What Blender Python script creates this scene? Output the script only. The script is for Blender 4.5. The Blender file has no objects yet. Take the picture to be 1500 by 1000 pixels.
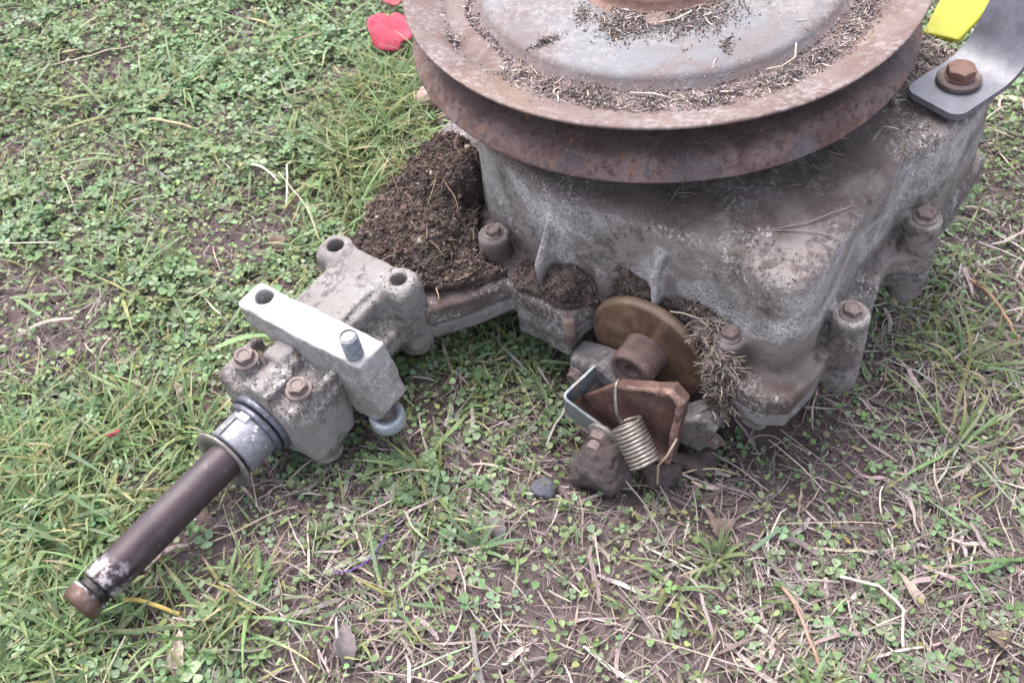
import bpy, math, random
import numpy as np
from mathutils import Vector, Matrix
from math import radians, pi, sin, cos
random.seed(5)
RNG = np.random.default_rng(7)
scene = bpy.context.scene

# ------------------------------------------------------------ camera
cam_d = bpy.data.cameras.new('camera'); cam = bpy.data.objects.new('camera', cam_d)
scene.collection.objects.link(cam); scene.camera = cam
cam.location = (0, 0, .457); cam.rotation_euler = (radians(90-51), 0, 0)
cam_d.sensor_width = 36; cam_d.lens = 33.6; cam_d.clip_start = .01; cam_d.clip_end = 300
cam_d.dof.use_dof = True; cam_d.dof.focus_distance = .50; cam_d.dof.aperture_fstop = 20

# ------------------------------------------------------------ light
SUN_EL, SUN_AZ = radians(62), radians(-35)        # azimuth from +Y towards +X
world = bpy.data.worlds.new("World"); scene.world = world; world.use_nodes = True
wn = world.node_tree; bg = wn.nodes['Background']
sky = wn.nodes.new('ShaderNodeTexSky'); sky.sky_type = 'NISHITA'; sky.sun_disc = False
sky.sun_elevation = SUN_EL; sky.sun_rotation = SUN_AZ; sky.dust_density = 5.0; sky.air_density = 1.0; sky.ozone_density = 1.0
hsv = wn.nodes.new('ShaderNodeHueSaturation'); hsv.inputs['Saturation'].default_value = .5   # overcast, nearly white sky
wn.links.new(sky.outputs[0], hsv.inputs['Color']); wn.links.new(hsv.outputs[0], bg.inputs[0]); bg.inputs[1].default_value = .15
sd = bpy.data.lights.new('sun', 'SUN'); sd.energy = 0.6; sd.angle = radians(50); sd.color = (1, .96, .92)
sun = bpy.data.objects.new('sun', sd); scene.collection.objects.link(sun)
dirv = Vector((cos(SUN_EL)*sin(SUN_AZ), cos(SUN_EL)*cos(SUN_AZ), sin(SUN_EL)))
sun.rotation_euler = dirv.to_track_quat('Z', 'Y').to_euler(); sun.location = (0, 0, 3)
vs = scene.view_settings; vs.view_transform = 'Standard'; vs.look = 'None'; vs.exposure = 1.68; vs.gamma = 1
vs.use_curve_mapping = False
scene.render.engine = 'CYCLES'

# ------------------------------------------------------------ noise helpers
_LAT = np.random.default_rng(3).random((64, 64, 64)).astype(np.float32)
def vnoise(x, y, z):
    x = np.asarray(x, np.float32); y = np.asarray(y, np.float32); z = np.asarray(z, np.float32)
    xi = np.floor(x).astype(np.int32); yi = np.floor(y).astype(np.int32); zi = np.floor(z).astype(np.int32)
    fx = x-xi; fy = y-yi; fz = z-zi
    fx = fx*fx*(3-2*fx); fy = fy*fy*(3-2*fy); fz = fz*fz*(3-2*fz)
    a = lambda i, j, k: _LAT[(xi+i) & 63, (yi+j) & 63, (zi+k) & 63]
    c00 = a(0,0,0)*(1-fx)+a(1,0,0)*fx; c10 = a(0,1,0)*(1-fx)+a(1,1,0)*fx
    c01 = a(0,0,1)*(1-fx)+a(1,0,1)*fx; c11 = a(0,1,1)*(1-fx)+a(1,1,1)*fx
    return (c00*(1-fy)+c10*fy)*(1-fz)+(c01*(1-fy)+c11*fy)*fz
def fbm(x, y, z, octv=4, gain=.5):
    s = 0; a = 1; t = 0
    for k in range(octv):
        s = s+a*(vnoise(x*2**k+17.3*k, y*2**k+5.1*k, z*2**k+9.7*k)-.5); t += a; a *= gain
    return s/t*2

# ------------------------------------------------------------ object helpers
COL = scene.collection
def newmesh(name, V, F, smooth=True, col=None):
    me = bpy.data.meshes.new(name)
    V = np.ascontiguousarray(V, np.float32); F = np.ascontiguousarray(F, np.int32)
    n, k = F.shape
    me.vertices.add(len(V)); me.vertices.foreach_set('co', V.ravel())
    me.loops.add(n*k); me.loops.foreach_set('vertex_index', F.ravel())
    me.polygons.add(n); me.polygons.foreach_set('loop_start', np.arange(0, n*k, k, dtype=np.int32))
    if smooth: me.polygons.foreach_set('use_smooth', np.ones(n, bool))
    me.update(calc_edges=True)
    if col is not None:
        at = me.color_attributes.new('Col', 'FLOAT_COLOR', 'POINT')
        c = np.ones((len(V), 4), np.float32); c[:, :3] = col; at.data.foreach_set('color', c.ravel())
    return me
def link(name, me, mat=None, parent=None, **kw):
    o = bpy.data.objects.new(name, me); COL.objects.link(o)
    if mat is not None and not me.materials: me.materials.append(mat)
    if parent is not None: o.parent = parent
    for k, v in kw.items(): o[k] = v
    return o
def mixfaces(name, V, faces, smooth=True):
    me = bpy.data.meshes.new(name); me.from_pydata([tuple(map(float, v)) for v in V], [], faces)
    if smooth:
        for p in me.polygons: p.use_smooth = True
    me.update(); return me

# ---- signed distance modelling (millimetres, in the machine's own frame u, v, w)
def smin(a, b, k):
    h = np.clip(.5+.5*(b-a)/k, 0, 1); return b*(1-h)+a*h-k*h*(1-h)
def smax(a, b, k): return -smin(-a, -b, k)
def poly2(P, X, Y):
    d = np.full(np.broadcast(X, Y).shape, 1e9, np.float32); s = np.ones_like(d); n = len(P)
    for i in range(n):
        ax, ay = P[i]; bx, by = P[i-1]
        ex, ey = bx-ax, by-ay; wx, wy = X-ax, Y-ay
        t = np.clip((wx*ex+wy*ey)/(ex*ex+ey*ey), 0, 1)
        d = np.minimum(d, (wx-ex*t)**2+(wy-ey*t)**2)
        c1 = Y >= ay; c2 = Y < by; c3 = ex*wy > ey*wx
        s = np.where((c1 & c2 & c3) | (~c1 & ~c2 & ~c3), -s, s)
    return s*np.sqrt(d)
def extr(d2, Z, z0, z1, r=2, draft=0):
    hh = (z1-z0)/2; zc = (z1+z0)/2
    a = d2+r+(Z-z0)*draft; b = np.abs(Z-zc)-hh+r
    return np.minimum(np.maximum(a, b), 0)+np.sqrt(np.maximum(a, 0)**2+np.maximum(b, 0)**2)-r
def boxs(X, Y, Z, lo, hi, r=2):
    q = [np.abs(A-(l+h)/2)-(h-l)/2+r for A, l, h in zip((X, Y, Z), lo, hi)]
    m = np.maximum(np.maximum(q[0], q[1]), q[2])
    return np.minimum(m, 0)+np.sqrt(np.maximum(q[0], 0)**2+np.maximum(q[1], 0)**2+np.maximum(q[2], 0)**2)-r
def cylw(X, Y, Z, c, R, z0, z1, r=1.5, draft=0): return extr(np.sqrt((X-c[0])**2+(Y-c[1])**2)-R, Z, z0, z1, r, draft)
def cylu(X, Y, Z, c, R, u0, u1, r=1.5): return extr(np.sqrt((Y-c[0])**2+(Z-c[1])**2)-R, X, u0, u1, r)
def surfnet(D, org, h):
    S = D < 0; nx, ny, nz = D.shape
    cnt = np.zeros((nx-1, ny-1, nz-1), np.int8)
    offs = [(i, j, k) for i in (0, 1) for j in (0, 1) for k in (0, 1)]
    for i, j, k in offs: cnt += S[i:nx-1+i, j:ny-1+j, k:nz-1+k]
    act = (cnt > 0) & (cnt < 8); I = np.argwhere(act)
    idx = np.full(act.shape, -1, np.int32); idx[act] = np.arange(len(I))
    val = {o: D[I[:, 0]+o[0], I[:, 1]+o[1], I[:, 2]+o[2]] for o in offs}
    acc = np.zeros((len(I), 3)); n = np.zeros(len(I))
    for o in offs:
        for ax in range(3):
            if o[ax]: continue
            q = list(o); q[ax] = 1; a = val[o]; b = val[tuple(q)]; m = (a < 0) != (b < 0)
            t = np.where(m, a/np.where(m, a-b, 1), 0)
            p = np.tile(np.array(o, float), (len(I), 1)); p[:, ax] += t
            acc[m] += p[m]; n += m
    V = (I+acc/n[:, None])*h+np.array(org)
    F = []
    for ax in range(3):
        a1, a2 = (ax+1) % 3, (ax+2) % 3
        lo = [slice(None)]*3; hi = [slice(None)]*3; lo[ax] = slice(0, -1); hi[ax] = slice(1, None)
        A = S[tuple(lo)]; B = S[tuple(hi)]; E = np.argwhere(A != B)
        E = E[(E[:, a1] > 0) & (E[:, a2] > 0) & (E[:, a1] < D.shape[a1]-1) & (E[:, a2] < D.shape[a2]-1)]
        def g(d1, d2):
            Q = E.copy(); Q[:, a1] -= d1; Q[:, a2] -= d2; return idx[Q[:, 0], Q[:, 1], Q[:, 2]]
        q = np.stack([g(1, 1), g(0, 1), g(0, 0), g(1, 0)], 1)
        fl = ~A[E[:, 0], E[:, 1], E[:, 2]]; q[fl] = q[fl][:, ::-1]; F.append(q)
    return V, np.concatenate(F)
def sdfmesh(name, lo, hi, h, fn, namp=0, nscale=.1, octv=3):
    ax = [np.arange(l, H+h, h, dtype=np.float32) for l, H in zip(lo, hi)]
    X, Y, Z = ax[0][:, None, None], ax[1][None, :, None], ax[2][None, None, :]
    D = np.ascontiguousarray(np.broadcast_to(fn(X, Y, Z), (len(ax[0]), len(ax[1]), len(ax[2]))), np.float32).copy()
    if namp:
        m = np.argwhere(np.abs(D) < namp*2+2*h)
        x, y, z = ax[0][m[:, 0]], ax[1][m[:, 1]], ax[2][m[:, 2]]
        D[m[:, 0], m[:, 1], m[:, 2]] += namp*fbm(x*nscale, y*nscale, z*nscale, octv)
    V, F = surfnet(D, lo, h)
    return newmesh(name, V*.001, F), V, F

# ---- lathe / tube / bolt (mm)
def axes(d):
    d = Vector(d).normalized(); a = d.orthogonal().normalized(); return d, a, d.cross(a)
def lathe(name, prof, origin=(0,0,0), axis=(0,0,1), n=64, closed=False, wob=0):
    d, a, b = axes(axis); o = Vector(origin); V = []; F = []
    for j, (r, z) in enumerate(prof):
        for i in range(n):
            t = 2*pi*i/n; rr = r+(wob*sin(3*t+j)*.5+wob*sin(7*t)*.5 if r > 1 else 0)
            V.append((o+d*z+(a*cos(t)+b*sin(t))*rr)*.001)
    m = len(prof)
    for j in range(m-1+(1 if closed else 0)):
        k = (j+1) % m
        for i in range(n): F.append((j*n+i, j*n+(i+1) % n, k*n+(i+1) % n, k*n+i))
    return mixfaces(name, V, F)
def tube(name, pts, r, n=10, ends=True):
    P = [Vector(p) for p in pts]; V = []; F = []; up = None
    for i, p in enumerate(P):
        t = (P[min(i+1, len(P)-1)]-P[max(i-1, 0)]).normalized()
        if up is None: up = t.orthogonal().normalized()
        up = (up-t*up.dot(t)).normalized(); s = t.cross(up)
        for k in range(n): V.append((p+(up*cos(2*pi*k/n)+s*sin(2*pi*k/n))*r)*.001)
    for i in range(len(P)-1):
        for k in range(n): F.append((i*n+k, i*n+(k+1) % n, (i+1)*n+(k+1) % n, (i+1)*n+k))
    if ends: F.append(tuple(range(n))[::-1]); F.append(tuple((len(P)-1)*n+k for k in range(n)))
    return mixfaces(name, V, F)
def sharp(me, ang=40):
    me.set_sharp_from_angle(angle=radians(ang)); return me
def hexbolt(name, hexr=7.5, hh=5.5, wr=9.5, wh=1.6, dish=1.0, rot=0.3):
    """flange hex head, base at origin, along +z (mm): chamfered hexagon over a round flange"""
    V = []; F = []; n = 48
    def hexrad(t): 
        a = ((t-rot) % (pi/3))-pi/6; return hexr*cos(pi/6)/cos(a)
    rings = []
    rings.append([(wr, 0)]*n); rings.append([(wr, wh*.55)]*n); rings.append([(wr*.96, wh)]*n)
    rings.append([(max(hexrad(2*pi*i/n)+.5, hexr*.95), wh+.35) for i in range(n)])
    rings.append([(hexrad(2*pi*i/n), wh+.8) for i in range(n)])
    rings.append([(hexrad(2*pi*i/n), wh+hh-max(0, hexrad(2*pi*i/n)-hexr*.88)*.6) for i in range(n)])
    rings.append([(min(hexrad(2*pi*i/n), hexr*.86)*.97, wh+hh+.25) for i in range(n)])
    rings.append([(hexr*.62, wh+hh+.2) for i in range(n)])
    rings.append([(hexr*.5, wh+hh+.2-dish) for i in range(n)])
    rings.append([(.01, wh+hh+.2-dish) for i in range(n)])
    for R in rings:
        for i, (r, z) in enumerate(R):
            t = 2*pi*i/n; V.append((r*cos(t)*.001, r*sin(t)*.001, z*.001))
    for j in range(len(rings)-1):
        for i in range(n): F.append((j*n+i, j*n+(i+1) % n, (j+1)*n+(i+1) % n, (j+1)*n+i))
    return sharp(mixfaces(name, V, F), 35)
def threadprof(r, z0, z1, pitch=1.5, depth=.6):
    p = [(r*.6, z0), (r-depth, z0+.01)]; z = z0+.2
    while z < z1-1: p += [(r, z+pitch*.35), (r, z+pitch*.5), (r-depth, z+pitch*.95)]; z += pitch
    p += [(r-.4, z1-.6), (r*.82, z1), (r*.3, z1-.15), (.01, z1-.25)]
    return p

# ------------------------------------------------------------ materials
def mat(name):
    m = bpy.data.materials.new(name); m.use_nodes = True; nt = m.node_tree
    return m, nt, nt.nodes['Principled BSDF']
class NB:
    def __init__(s, nt): s.nt = nt; s.tc = None
    def n(s, t, **kw):
        x = s.nt.nodes.new(t)
        for k, v in kw.items():
            if k.startswith('i_'): x.inputs[k[2:]].default_value = v
            else: setattr(x, k, v)
        return x
    def l(s, a, b): s.nt.links.new(a, b)
    def obj(s):
        if s.tc is None: s.tc = s.n('ShaderNodeTexCoord')
        return s.tc.outputs['Object']
    def noise(s, scale, detail=6, rough=.6, dist=0, vec=None):
        x = s.n('ShaderNodeTexNoise'); x.inputs['Scale'].default_value = scale; x.inputs['Detail'].default_value = detail
        x.inputs['Roughness'].default_value = rough; x.inputs['Distortion'].default_value = dist
        s.l(vec or s.obj(), x.inputs['Vector']); return x.outputs['Fac']
    def ramp(s, fac, *stops):
        x = s.n('ShaderNodeMapRange'); x.interpolation_type = 'SMOOTHSTEP'
        x.inputs['From Min'].default_value = stops[0]; x.inputs['From Max'].default_value = stops[1]
        x.inputs['To Min'].default_value = stops[2] if len(stops) > 2 else 0; x.inputs['To Max'].default_value = stops[3] if len(stops) > 2 else 1
        s.l(fac, x.inputs['Value']); return x.outputs[0]
    def mix(s, fac, a, b):
        x = s.n('ShaderNodeMix', data_type='RGBA')
        for k, v in (('Factor', fac), ):
            if isinstance(v, (int, float)): x.inputs[0].default_value = v
            else: s.l(v, x.inputs[0])
        for k, v in ((6, a), (7, b)):
            if isinstance(v, tuple): x.inputs[k].default_value = (*v, 1)
            else: s.l(v, x.inputs[k])
        return x.outputs[2]
    def math(s, op, a, b=0, clamp=False):
        x = s.n('ShaderNodeMath', operation=op); x.use_clamp = clamp
        for k, v in ((0, a), (1, b)):
            if isinstance(v, (int, float)): x.inputs[k].default_value = v
            else: s.l(v, x.inputs[k])
        return x.outputs[0]
    def bump(s, h, strength, dist, prev=None):
        x = s.n('ShaderNodeBump'); x.inputs['Strength'].default_value = strength; x.inputs['Distance'].default_value = dist
        s.l(h, x.inputs['Height'])
        if prev is not None: s.l(prev, x.inputs['Normal'])
        return x.outputs[0]
    def sep(s):
        x = s.n('ShaderNodeSeparateXYZ'); s.l(s.obj(), x.inputs[0]); return x.outputs

def cast_material(name, zones=False, grey=(.24,.212,.203), brown=(.085,.061,.054), white=(.66,.64,.65), dirt=.5):
    m, nt, p = mat(name); b = NB(nt)
    n1 = b.noise(38, 8, .62); n2 = b.noise(210, 5, .7); n3 = b.noise(900, 3, .7); n4 = b.noise(16, 4, .5, 1.0)
    dm = b.math('ADD', b.math('MULTIPLY', n1, .55), b.math('MULTIPLY', n2, .45))
    dirt_shade_mask = b.ramp(dm, .62-dirt*.3, .78-dirt*.3)
    if zones:
        S = b.sep()
        top = b.ramp(S[2], -.066, -.057); low = b.math('SUBTRACT', 1, b.ramp(S[2], -.112, -.092))
        near = b.ramp(b.math('ADD', b.math('SQRT', b.math('ADD', b.math('POWER', S[0], 2), b.math('POWER', S[1], 2))), b.math('MULTIPLY', b.math('SUBTRACT', n4, .5), .10)), .172, .150)  # greasy dirt round the pulley, with the pulley's shadow painted in
        z = b.math('MULTIPLY', b.math('MAXIMUM', b.math('MULTIPLY', b.math('MULTIPLY', top, near), b.ramp(b.math('ADD', b.math('MULTIPLY', n4, .7), b.math('MULTIPLY', n2, .3)), .30, .46)), low), b.ramp(n1, .3, .55, .45, 1))
        lu = b.ramp(S[0], .10, .135)      # soil lies on the front ledge only
        z = b.math('MULTIPLY', z, b.math('MAXIMUM', lu, top))
        dirt_shade_mask = b.math('MAXIMUM', dirt_shade_mask, z)
    c = b.mix(dirt_shade_mask, grey, brown)
    c = b.mix(b.ramp(n4, .35, .65, 0, .6), c, (.175, .14, .14))
    wm = b.math('MULTIPLY', b.math('MULTIPLY', b.ramp(n3, .54, .66), b.ramp(n1, .50, .60)), .5)
    wm2 = b.math('MULTIPLY', b.ramp(b.noise(480, 4, .8), .50, .62), b.ramp(b.noise(24, 5, .6, .5), .50, .62))
    if zones:
        band = b.math('MULTIPLY', b.ramp(S[2], -.112, -.092), b.math('SUBTRACT', 1, b.ramp(S[2], -.066, -.056)))
        band = b.math('MULTIPLY', band, b.math('MULTIPLY', b.ramp(b.math('ADD', b.math('MULTIPLY', n3, .5), b.math('MULTIPLY', n2, .5)), .40, .54), b.ramp(b.math('ADD', b.math('MULTIPLY', n1, .5), b.math('MULTIPLY', n4, .5)), .43, .54)))
        wm2 = b.math('MAXIMUM', wm2, b.math('MULTIPLY', band, .95))
    wm = b.math('MULTIPLY', b.math('MAXIMUM', wm, wm2), b.math('SUBTRACT', 1, b.math('MULTIPLY', dirt_shade_mask, .6)))
    c = b.mix(b.math('MULTIPLY', wm, .95), c, white)
    dk = b.ramp(b.noise(330, 4, .75), .64, .72); c = b.mix(b.math('MULTIPLY', dk, .7), c, (.05, .04, .038))
    nt.links.new(c, p.inputs['Base Color'])
    nt.links.new(b.ramp(dirt_shade_mask, 0, 1, .62, .95), p.inputs['Roughness'])
    p.inputs['Specular IOR Level'].default_value = .35
    bm = b.bump(n2, .8, .0018); bm = b.bump(n3, .7, .0007, bm); bm = b.bump(dirt_shade_mask, .7, .0012, bm)
    nt.links.new(bm, p.inputs['Normal'])
    return m
M_CAST = cast_material('dirty_cast_aluminium', True)
M_CAST2 = cast_material('weathered_cast_aluminium', False, (.27,.255,.25), (.15,.115,.10), (.52,.52,.54), .38)
M_CAST3 = cast_material('grey_cast_aluminium', False, (.22,.205,.205), (.11,.085,.076), (.46,.46,.49), .45)

def rust_material(name, a=(.155,.085,.072), b_=(.235,.15,.13), c_=(.085,.05,.047), spec=(.45,.42,.42), specamt=.4, rough=.75, metal=0.0, bs=1.0):
    m, nt, p = mat(name); b = NB(nt)
    n1 = b.noise(55, 8, .65, .4); n2 = b.noise(300, 5, .7); n3 = b.noise(1200, 2, .6); n4 = b.noise(22, 4, .5, 1)
    c = b.mix(b.ramp(n1, .36, .62), a, b_); c = b.mix(b.ramp(n4, .5, .66, 0, .75), c, c_)
    c = b.mix(b.math('MULTIPLY', b.ramp(n2, .58, .7), .6), c, (c_[0]*.6, c_[1]*.6, c_[2]*.6))
    c = b.mix(b.math('MULTIPLY', b.math('MULTIPLY', b.ramp(n3, .58, .68), b.ramp(n1, .45, .6)), specamt), c, spec)
    c = b.mix(b.math('MULTIPLY', b.ramp(b.noise(140, 4, .7, 1), .62, .72), .65), c, (.30, .13, .075))
    nt.links.new(c, p.inputs['Base Color']); p.inputs['Roughness'].default_value = rough; p.inputs['Metallic'].default_value = metal
    bm = b.bump(n2, .5*bs, .0009); bm = b.bump(n3, .4*bs, .0004, bm); nt.links.new(bm, p.inputs['Normal'])
    return m
M_RUST = rust_material('brown_rust', (.105,.062,.055), (.165,.11,.10), (.06,.036,.034), bs=1.4)
M_RUSTG = rust_material('groove_rust', (.12,.062,.056), (.215,.135,.13), (.06,.044,.055), specamt=.6, bs=1.6)
M_RUSTB = rust_material('orange_brown_rust', (.145,.075,.055), (.20,.12,.10), (.085,.045,.038), specamt=.35, bs=1.4)
M_BOLT = rust_material('rusty_bolt_steel', (.12,.082,.075), (.20,.155,.145), (.07,.046,.042), specamt=.5, rough=.6, bs=.7)

def dished_material():
    m, nt, p = mat('dusty_pulley_face'); b = NB(nt); S = b.sep()
    r = b.math('SQRT', b.math('ADD', b.math('POWER', S[0], 2), b.math('POWER', S[1], 2)))
    n1 = b.noise(30, 7, .6, .6); n2 = b.noise(260, 5, .7); n3 = b.noise(1100, 2, .6); n4 = b.noise(11, 4, .5, .8)
    steel = b.mix(b.ramp(n4, .40, .58), (.155, .155, .172), (.135, .115, .12))
    steel = b.mix(b.ramp(n1, .48, .64, 0, .8), steel, (.125, .096, .094))
    outer = b.mix(b.ramp(n1, .36, .62), (.105, .064, .056), (.150, .108, .102))
    outer = b.mix(b.ramp(n4, .52, .64, 0, .6), outer, (.165, .105, .075))
    rr = b.math('ADD', r, b.math('MULTIPLY', b.math('SUBTRACT', n1, .5), .02))
    c = b.mix(b.ramp(rr, .094, .104), steel, outer)
    dust = b.math('MULTIPLY', b.ramp(n2, .44, .6), b.ramp(b.noise(20, 5, .6), .42, .6))
    c = b.mix(b.math('MULTIPLY', dust, .6), c, (.26, .23, .235))
    c = b.mix(b.math('MULTIPLY', b.math('MULTIPLY', b.ramp(n3, .62, .70), b.ramp(n2, .42, .6)), .7), c, (.5, .47, .48))
    c = b.mix(b.math('MULTIPLY', b.ramp(b.noise(420, 4, .7), .64, .72), .7), c, (.10, .07, .065))
    nt.links.new(c, p.inputs['Base Color']); p.inputs['Roughness'].default_value = .72; p.inputs['Metallic'].default_value = .0
    bm = b.bump(n2, .6, .0010); bm = b.bump(n3, .35, .0003, bm); nt.links.new(bm, p.inputs['Normal'])
    return m
M_DISH = dished_material()

def simple(name, col, rough=.5, metal=0., var=.25, scale=200, bs=.2, spec=.5, spots=None):
    m, nt, p = mat(name); b = NB(nt); n1 = b.noise(scale, 6, .65); n2 = b.noise(scale*.15, 4, .5)
    d = tuple(x*(1-var) for x in col); e = tuple(min(1, x*(1+var)) for x in col)
    c = b.mix(b.ramp(n1, .35, .65), d, e); c = b.mix(b.ramp(n2, .4, .65, 0, .5), c, tuple(x*(1-var*1.2) for x in col))
    if spots: c = b.mix(b.math('MULTIPLY', b.ramp(b.noise(spots[0], 4, .7), spots[1], spots[1]+.06), spots[3]), c, spots[2])
    nt.links.new(c, p.inputs['Base Color']); p.inputs['Roughness'].default_value = rough; p.inputs['Metallic'].default_value = metal
    p.inputs['Specular IOR Level'].default_value = spec
    if bs: nt.links.new(b.bump(n1, bs, .0006), p.inputs['Normal'])
    return m
M_ZINC = simple('zinc_steel', (.36,.38,.42), .42, .3, .18, 400)
M_STUD = simple('grey_threaded_steel', (.24,.25,.275), .5, .1, .3, 400)
M_SPRING = simple('dull_spring_steel', (.34,.30,.27), .38, .6, .3, 300, .15, spots=(160, .55, (.2,.11,.08), .5))
M_STRAP = simple('grey_strap_steel', (.20,.22,.235), .45, .3, .2, 250, .15, spots=(200, .58, (.22,.13,.1), .6))
M_SEAL = simple('dark_oily_steel', (.115,.12,.15), .4, .4, .35, 250, .2, spots=(300, .57, (.3,.3,.33), .5))
M_COLLAR = simple('grey_sintered_steel', (.22,.22,.25), .5, .3, .2, 350, .3, spots=(170, .57, (.7,.7,.74), .7))
M_WASH = simple('worn_washer_steel', (.22,.20,.19), .5, .3, .25, 300, .2)
M_BLACK = simple('slot_black', (.03,.028,.028), .7)  # near-black, for the collar slot and the pulley hole
M_WHITE = simple('white_chip', (.85,.85,.85), .5, 0, .05)
M_BRACKET = simple('worn_grey_black_paint', (.165,.165,.195), .45, .1, .22, 70, .15, spots=(330, .62, (.32,.31,.33), .6))
M_YELLOW = simple('yellow_paint', (.335,.33,.018), .6, 0, .12, 60, .1, spots=(180, .60, (.30,.29,.06), .5))
M_SOIL = None
def soil_material(name, a, b_, c_, scale=1.0, bs=1.0):
    m, nt, p = mat(name); b = NB(nt)
    n1 = b.noise(45*scale, 8, .7, .3); n2 = b.noise(350*scale, 6, .75); n3 = b.noise(1500*scale, 3, .7)
    c = b.mix(b.ramp(n1, .35, .65), a, b_); c = b.mix(b.ramp(n2, .5, .68, 0, .8), c, c_)
    c = b.mix(b.math('MULTIPLY', b.ramp(n3, .64, .72), .6), c, tuple(min(1, x*3.2) for x in b_))
    nt.links.new(c, p.inputs['Base Color']); p.inputs['Roughness'].default_value = .95; p.inputs['Specular IOR Level'].default_value = .2
    bm = b.bump(n2, .8*bs, .002); bm = b.bump(n3, .7*bs, .0008, bm); nt.links.new(bm, p.inputs['Normal'])
    return m
M_SOIL = soil_material('ground_soil', (.105,.077,.078), (.165,.125,.126), (.058,.041,.042))
M_CRUST = soil_material('caked_soil', (.058,.044,.040), (.125,.096,.085), (.028,.021,.020), .5, 1.3)
M_CLOD = soil_material('clay_clod', (.085,.068,.067), (.12,.096,.094), (.055,.043,.042), 1, 1.)
M_GRIT = soil_material('dry_grit', (.15,.12,.115), (.23,.19,.18), (.085,.066,.06))

def groove_material():
    m, nt, p = mat('pitted_rust_with_groove_shade'); b = NB(nt); S = b.sep()
    r = b.math('SQRT', b.math('ADD', b.math('POWER', S[0], 2), b.math('POWER', S[1], 2)))
    n1 = b.noise(45, 8, .7, .5); n2 = b.noise(230, 6, .75); n3 = b.noise(900, 3, .7); n4 = b.noise(16, 5, .6, 1)
    c = b.mix(b.ramp(n1, .38, .60), (.14,.075,.062), (.24,.165,.155)); c = b.mix(b.ramp(n2, .50, .62, 0, .8), c, (.070,.040,.040))
    c = b.mix(b.math('MULTIPLY', b.ramp(n4, .5, .62), .6), c, (.125,.11,.135))
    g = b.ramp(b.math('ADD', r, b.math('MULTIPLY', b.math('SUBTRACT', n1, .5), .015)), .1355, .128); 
    c = b.mix(b.math('MULTIPLY', g, .6), c, (.045,.029,.031))  # shadow inside the groove painted in, darker towards the pulley centre
    c = b.mix(b.math('MULTIPLY', b.ramp(b.noise(120, 5, .7, .6), .57, .66), .8), c, (.27,.13,.075))
    c = b.mix(b.math('MULTIPLY', b.math('MULTIPLY', b.ramp(n3, .60, .68), b.ramp(n4, .45, .55)), .6), c, (.42,.38,.39))
    nt.links.new(c, p.inputs['Base Color']); p.inputs['Roughness'].default_value = .7
    bm = b.bump(n2, .9, .0022); bm = b.bump(n3, .6, .0006, bm); nt.links.new(bm, p.inputs['Normal']); return m
M_RUSTG = groove_material()
BV, BW = 76.3, -137.2
def RV(b, rr):      # a noise coordinate that only varies with the radius: turning marks
    x = b.n('ShaderNodeCombineXYZ'); b.l(b.math('MULTIPLY', rr, 700), x.inputs[0]); return x.outputs[0]
def brake_material():
    m, nt, p = mat('brown_brake_disc_rust'); b = NB(nt)
    n1 = b.noise(60, 7, .65, .8); n2 = b.noise(260, 5, .7); n4 = b.noise(28, 4, .5, 1.2); S = b.sep(); rr = b.math('SQRT', b.math('ADD', b.math('POWER', b.math('SUBTRACT', S[1], BV*.001), 2), b.math('POWER', b.math('SUBTRACT', S[2], BW*.001), 2)))
    ringn = b.noise(1.0, 3, .6, 0, RV(b, rr))
    c = b.mix(b.ramp(n1, .35, .62), (.105,.060,.038), (.245,.155,.10)); c = b.mix(b.ramp(n4, .47, .62, 0, .8), c, (.075,.042,.030))
    c = b.mix(b.math('MULTIPLY', b.ramp(n2, .56, .66), .6), c, (.07,.045,.035)); c = b.mix(b.ramp(ringn, .45, .65, 0, .5), c, (.13,.085,.055)); c = b.mix(b.math('MULTIPLY', b.ramp(rr, .0325, .0345), .45), c, (.26,.19,.14))
    nt.links.new(c, p.inputs['Base Color']); p.inputs['Roughness'].default_value = .55; p.inputs['Metallic'].default_value = .2
    nt.links.new(b.bump(n2, .4, .0006), p.inputs['Normal']); return m
M_BRAKE = brake_material()

def shaft_material():
    m, nt, p = mat('brown_tarnished_shaft'); b = NB(nt); S = b.sep()
    n1 = b.noise(40, 6, .6, .6); n2 = b.noise(260, 5, .7); 
    st = b.n('ShaderNodeMapping'); st.inputs['Scale'].default_value = (12, 70, 70); b.l(b.obj(), st.inputs['Vector'])
    n3 = b.noise(1.0, 6, .7, 0, st.outputs[0])
    c = b.mix(b.ramp(n1, .35, .65), (.024,.013,.019), (.046,.028,.036)); c = b.mix(b.math('MULTIPLY', b.ramp(n3, .5, .7), .5), c, (.095,.078,.098))
    c = b.mix(b.math('MULTIPLY', b.ramp(n2, .60, .68), .5), c, (.15,.135,.155))
    tip = b.ramp(b.math('ADD', S[0], b.math('MULTIPLY', b.math('SUBTRACT', b.noise(90, 5, .7), .5), .03)), .388, .399)
    c = b.mix(b.math('MULTIPLY', tip, b.ramp(b.noise(130, 5, .7), .42, .58)), c, (.42,.38,.41))
    cap = b.ramp(S[0], .4085, .4095); c = b.mix(b.math('MULTIPLY', cap, b.ramp(n1, .3, .6, .55, 1)), c, (.11,.065,.05))
    gr = b.math('MULTIPLY', b.ramp(S[0], .4015, .4035), b.math('SUBTRACT', 1, b.ramp(S[0], .407, .4085))); c = b.mix(b.math('MULTIPLY', gr, .9), c, (.012,.010,.011))
    nt.links.new(c, p.inputs['Base Color']); p.inputs['Roughness'].default_value = .5
    nt.links.new(b.ramp(tip, 0, 1, .1, .5), p.inputs['Metallic'])
    nt.links.new(b.bump(n2, .25, .0005), p.inputs['Normal']); return m
M_SHAFT = shaft_material()

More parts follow.
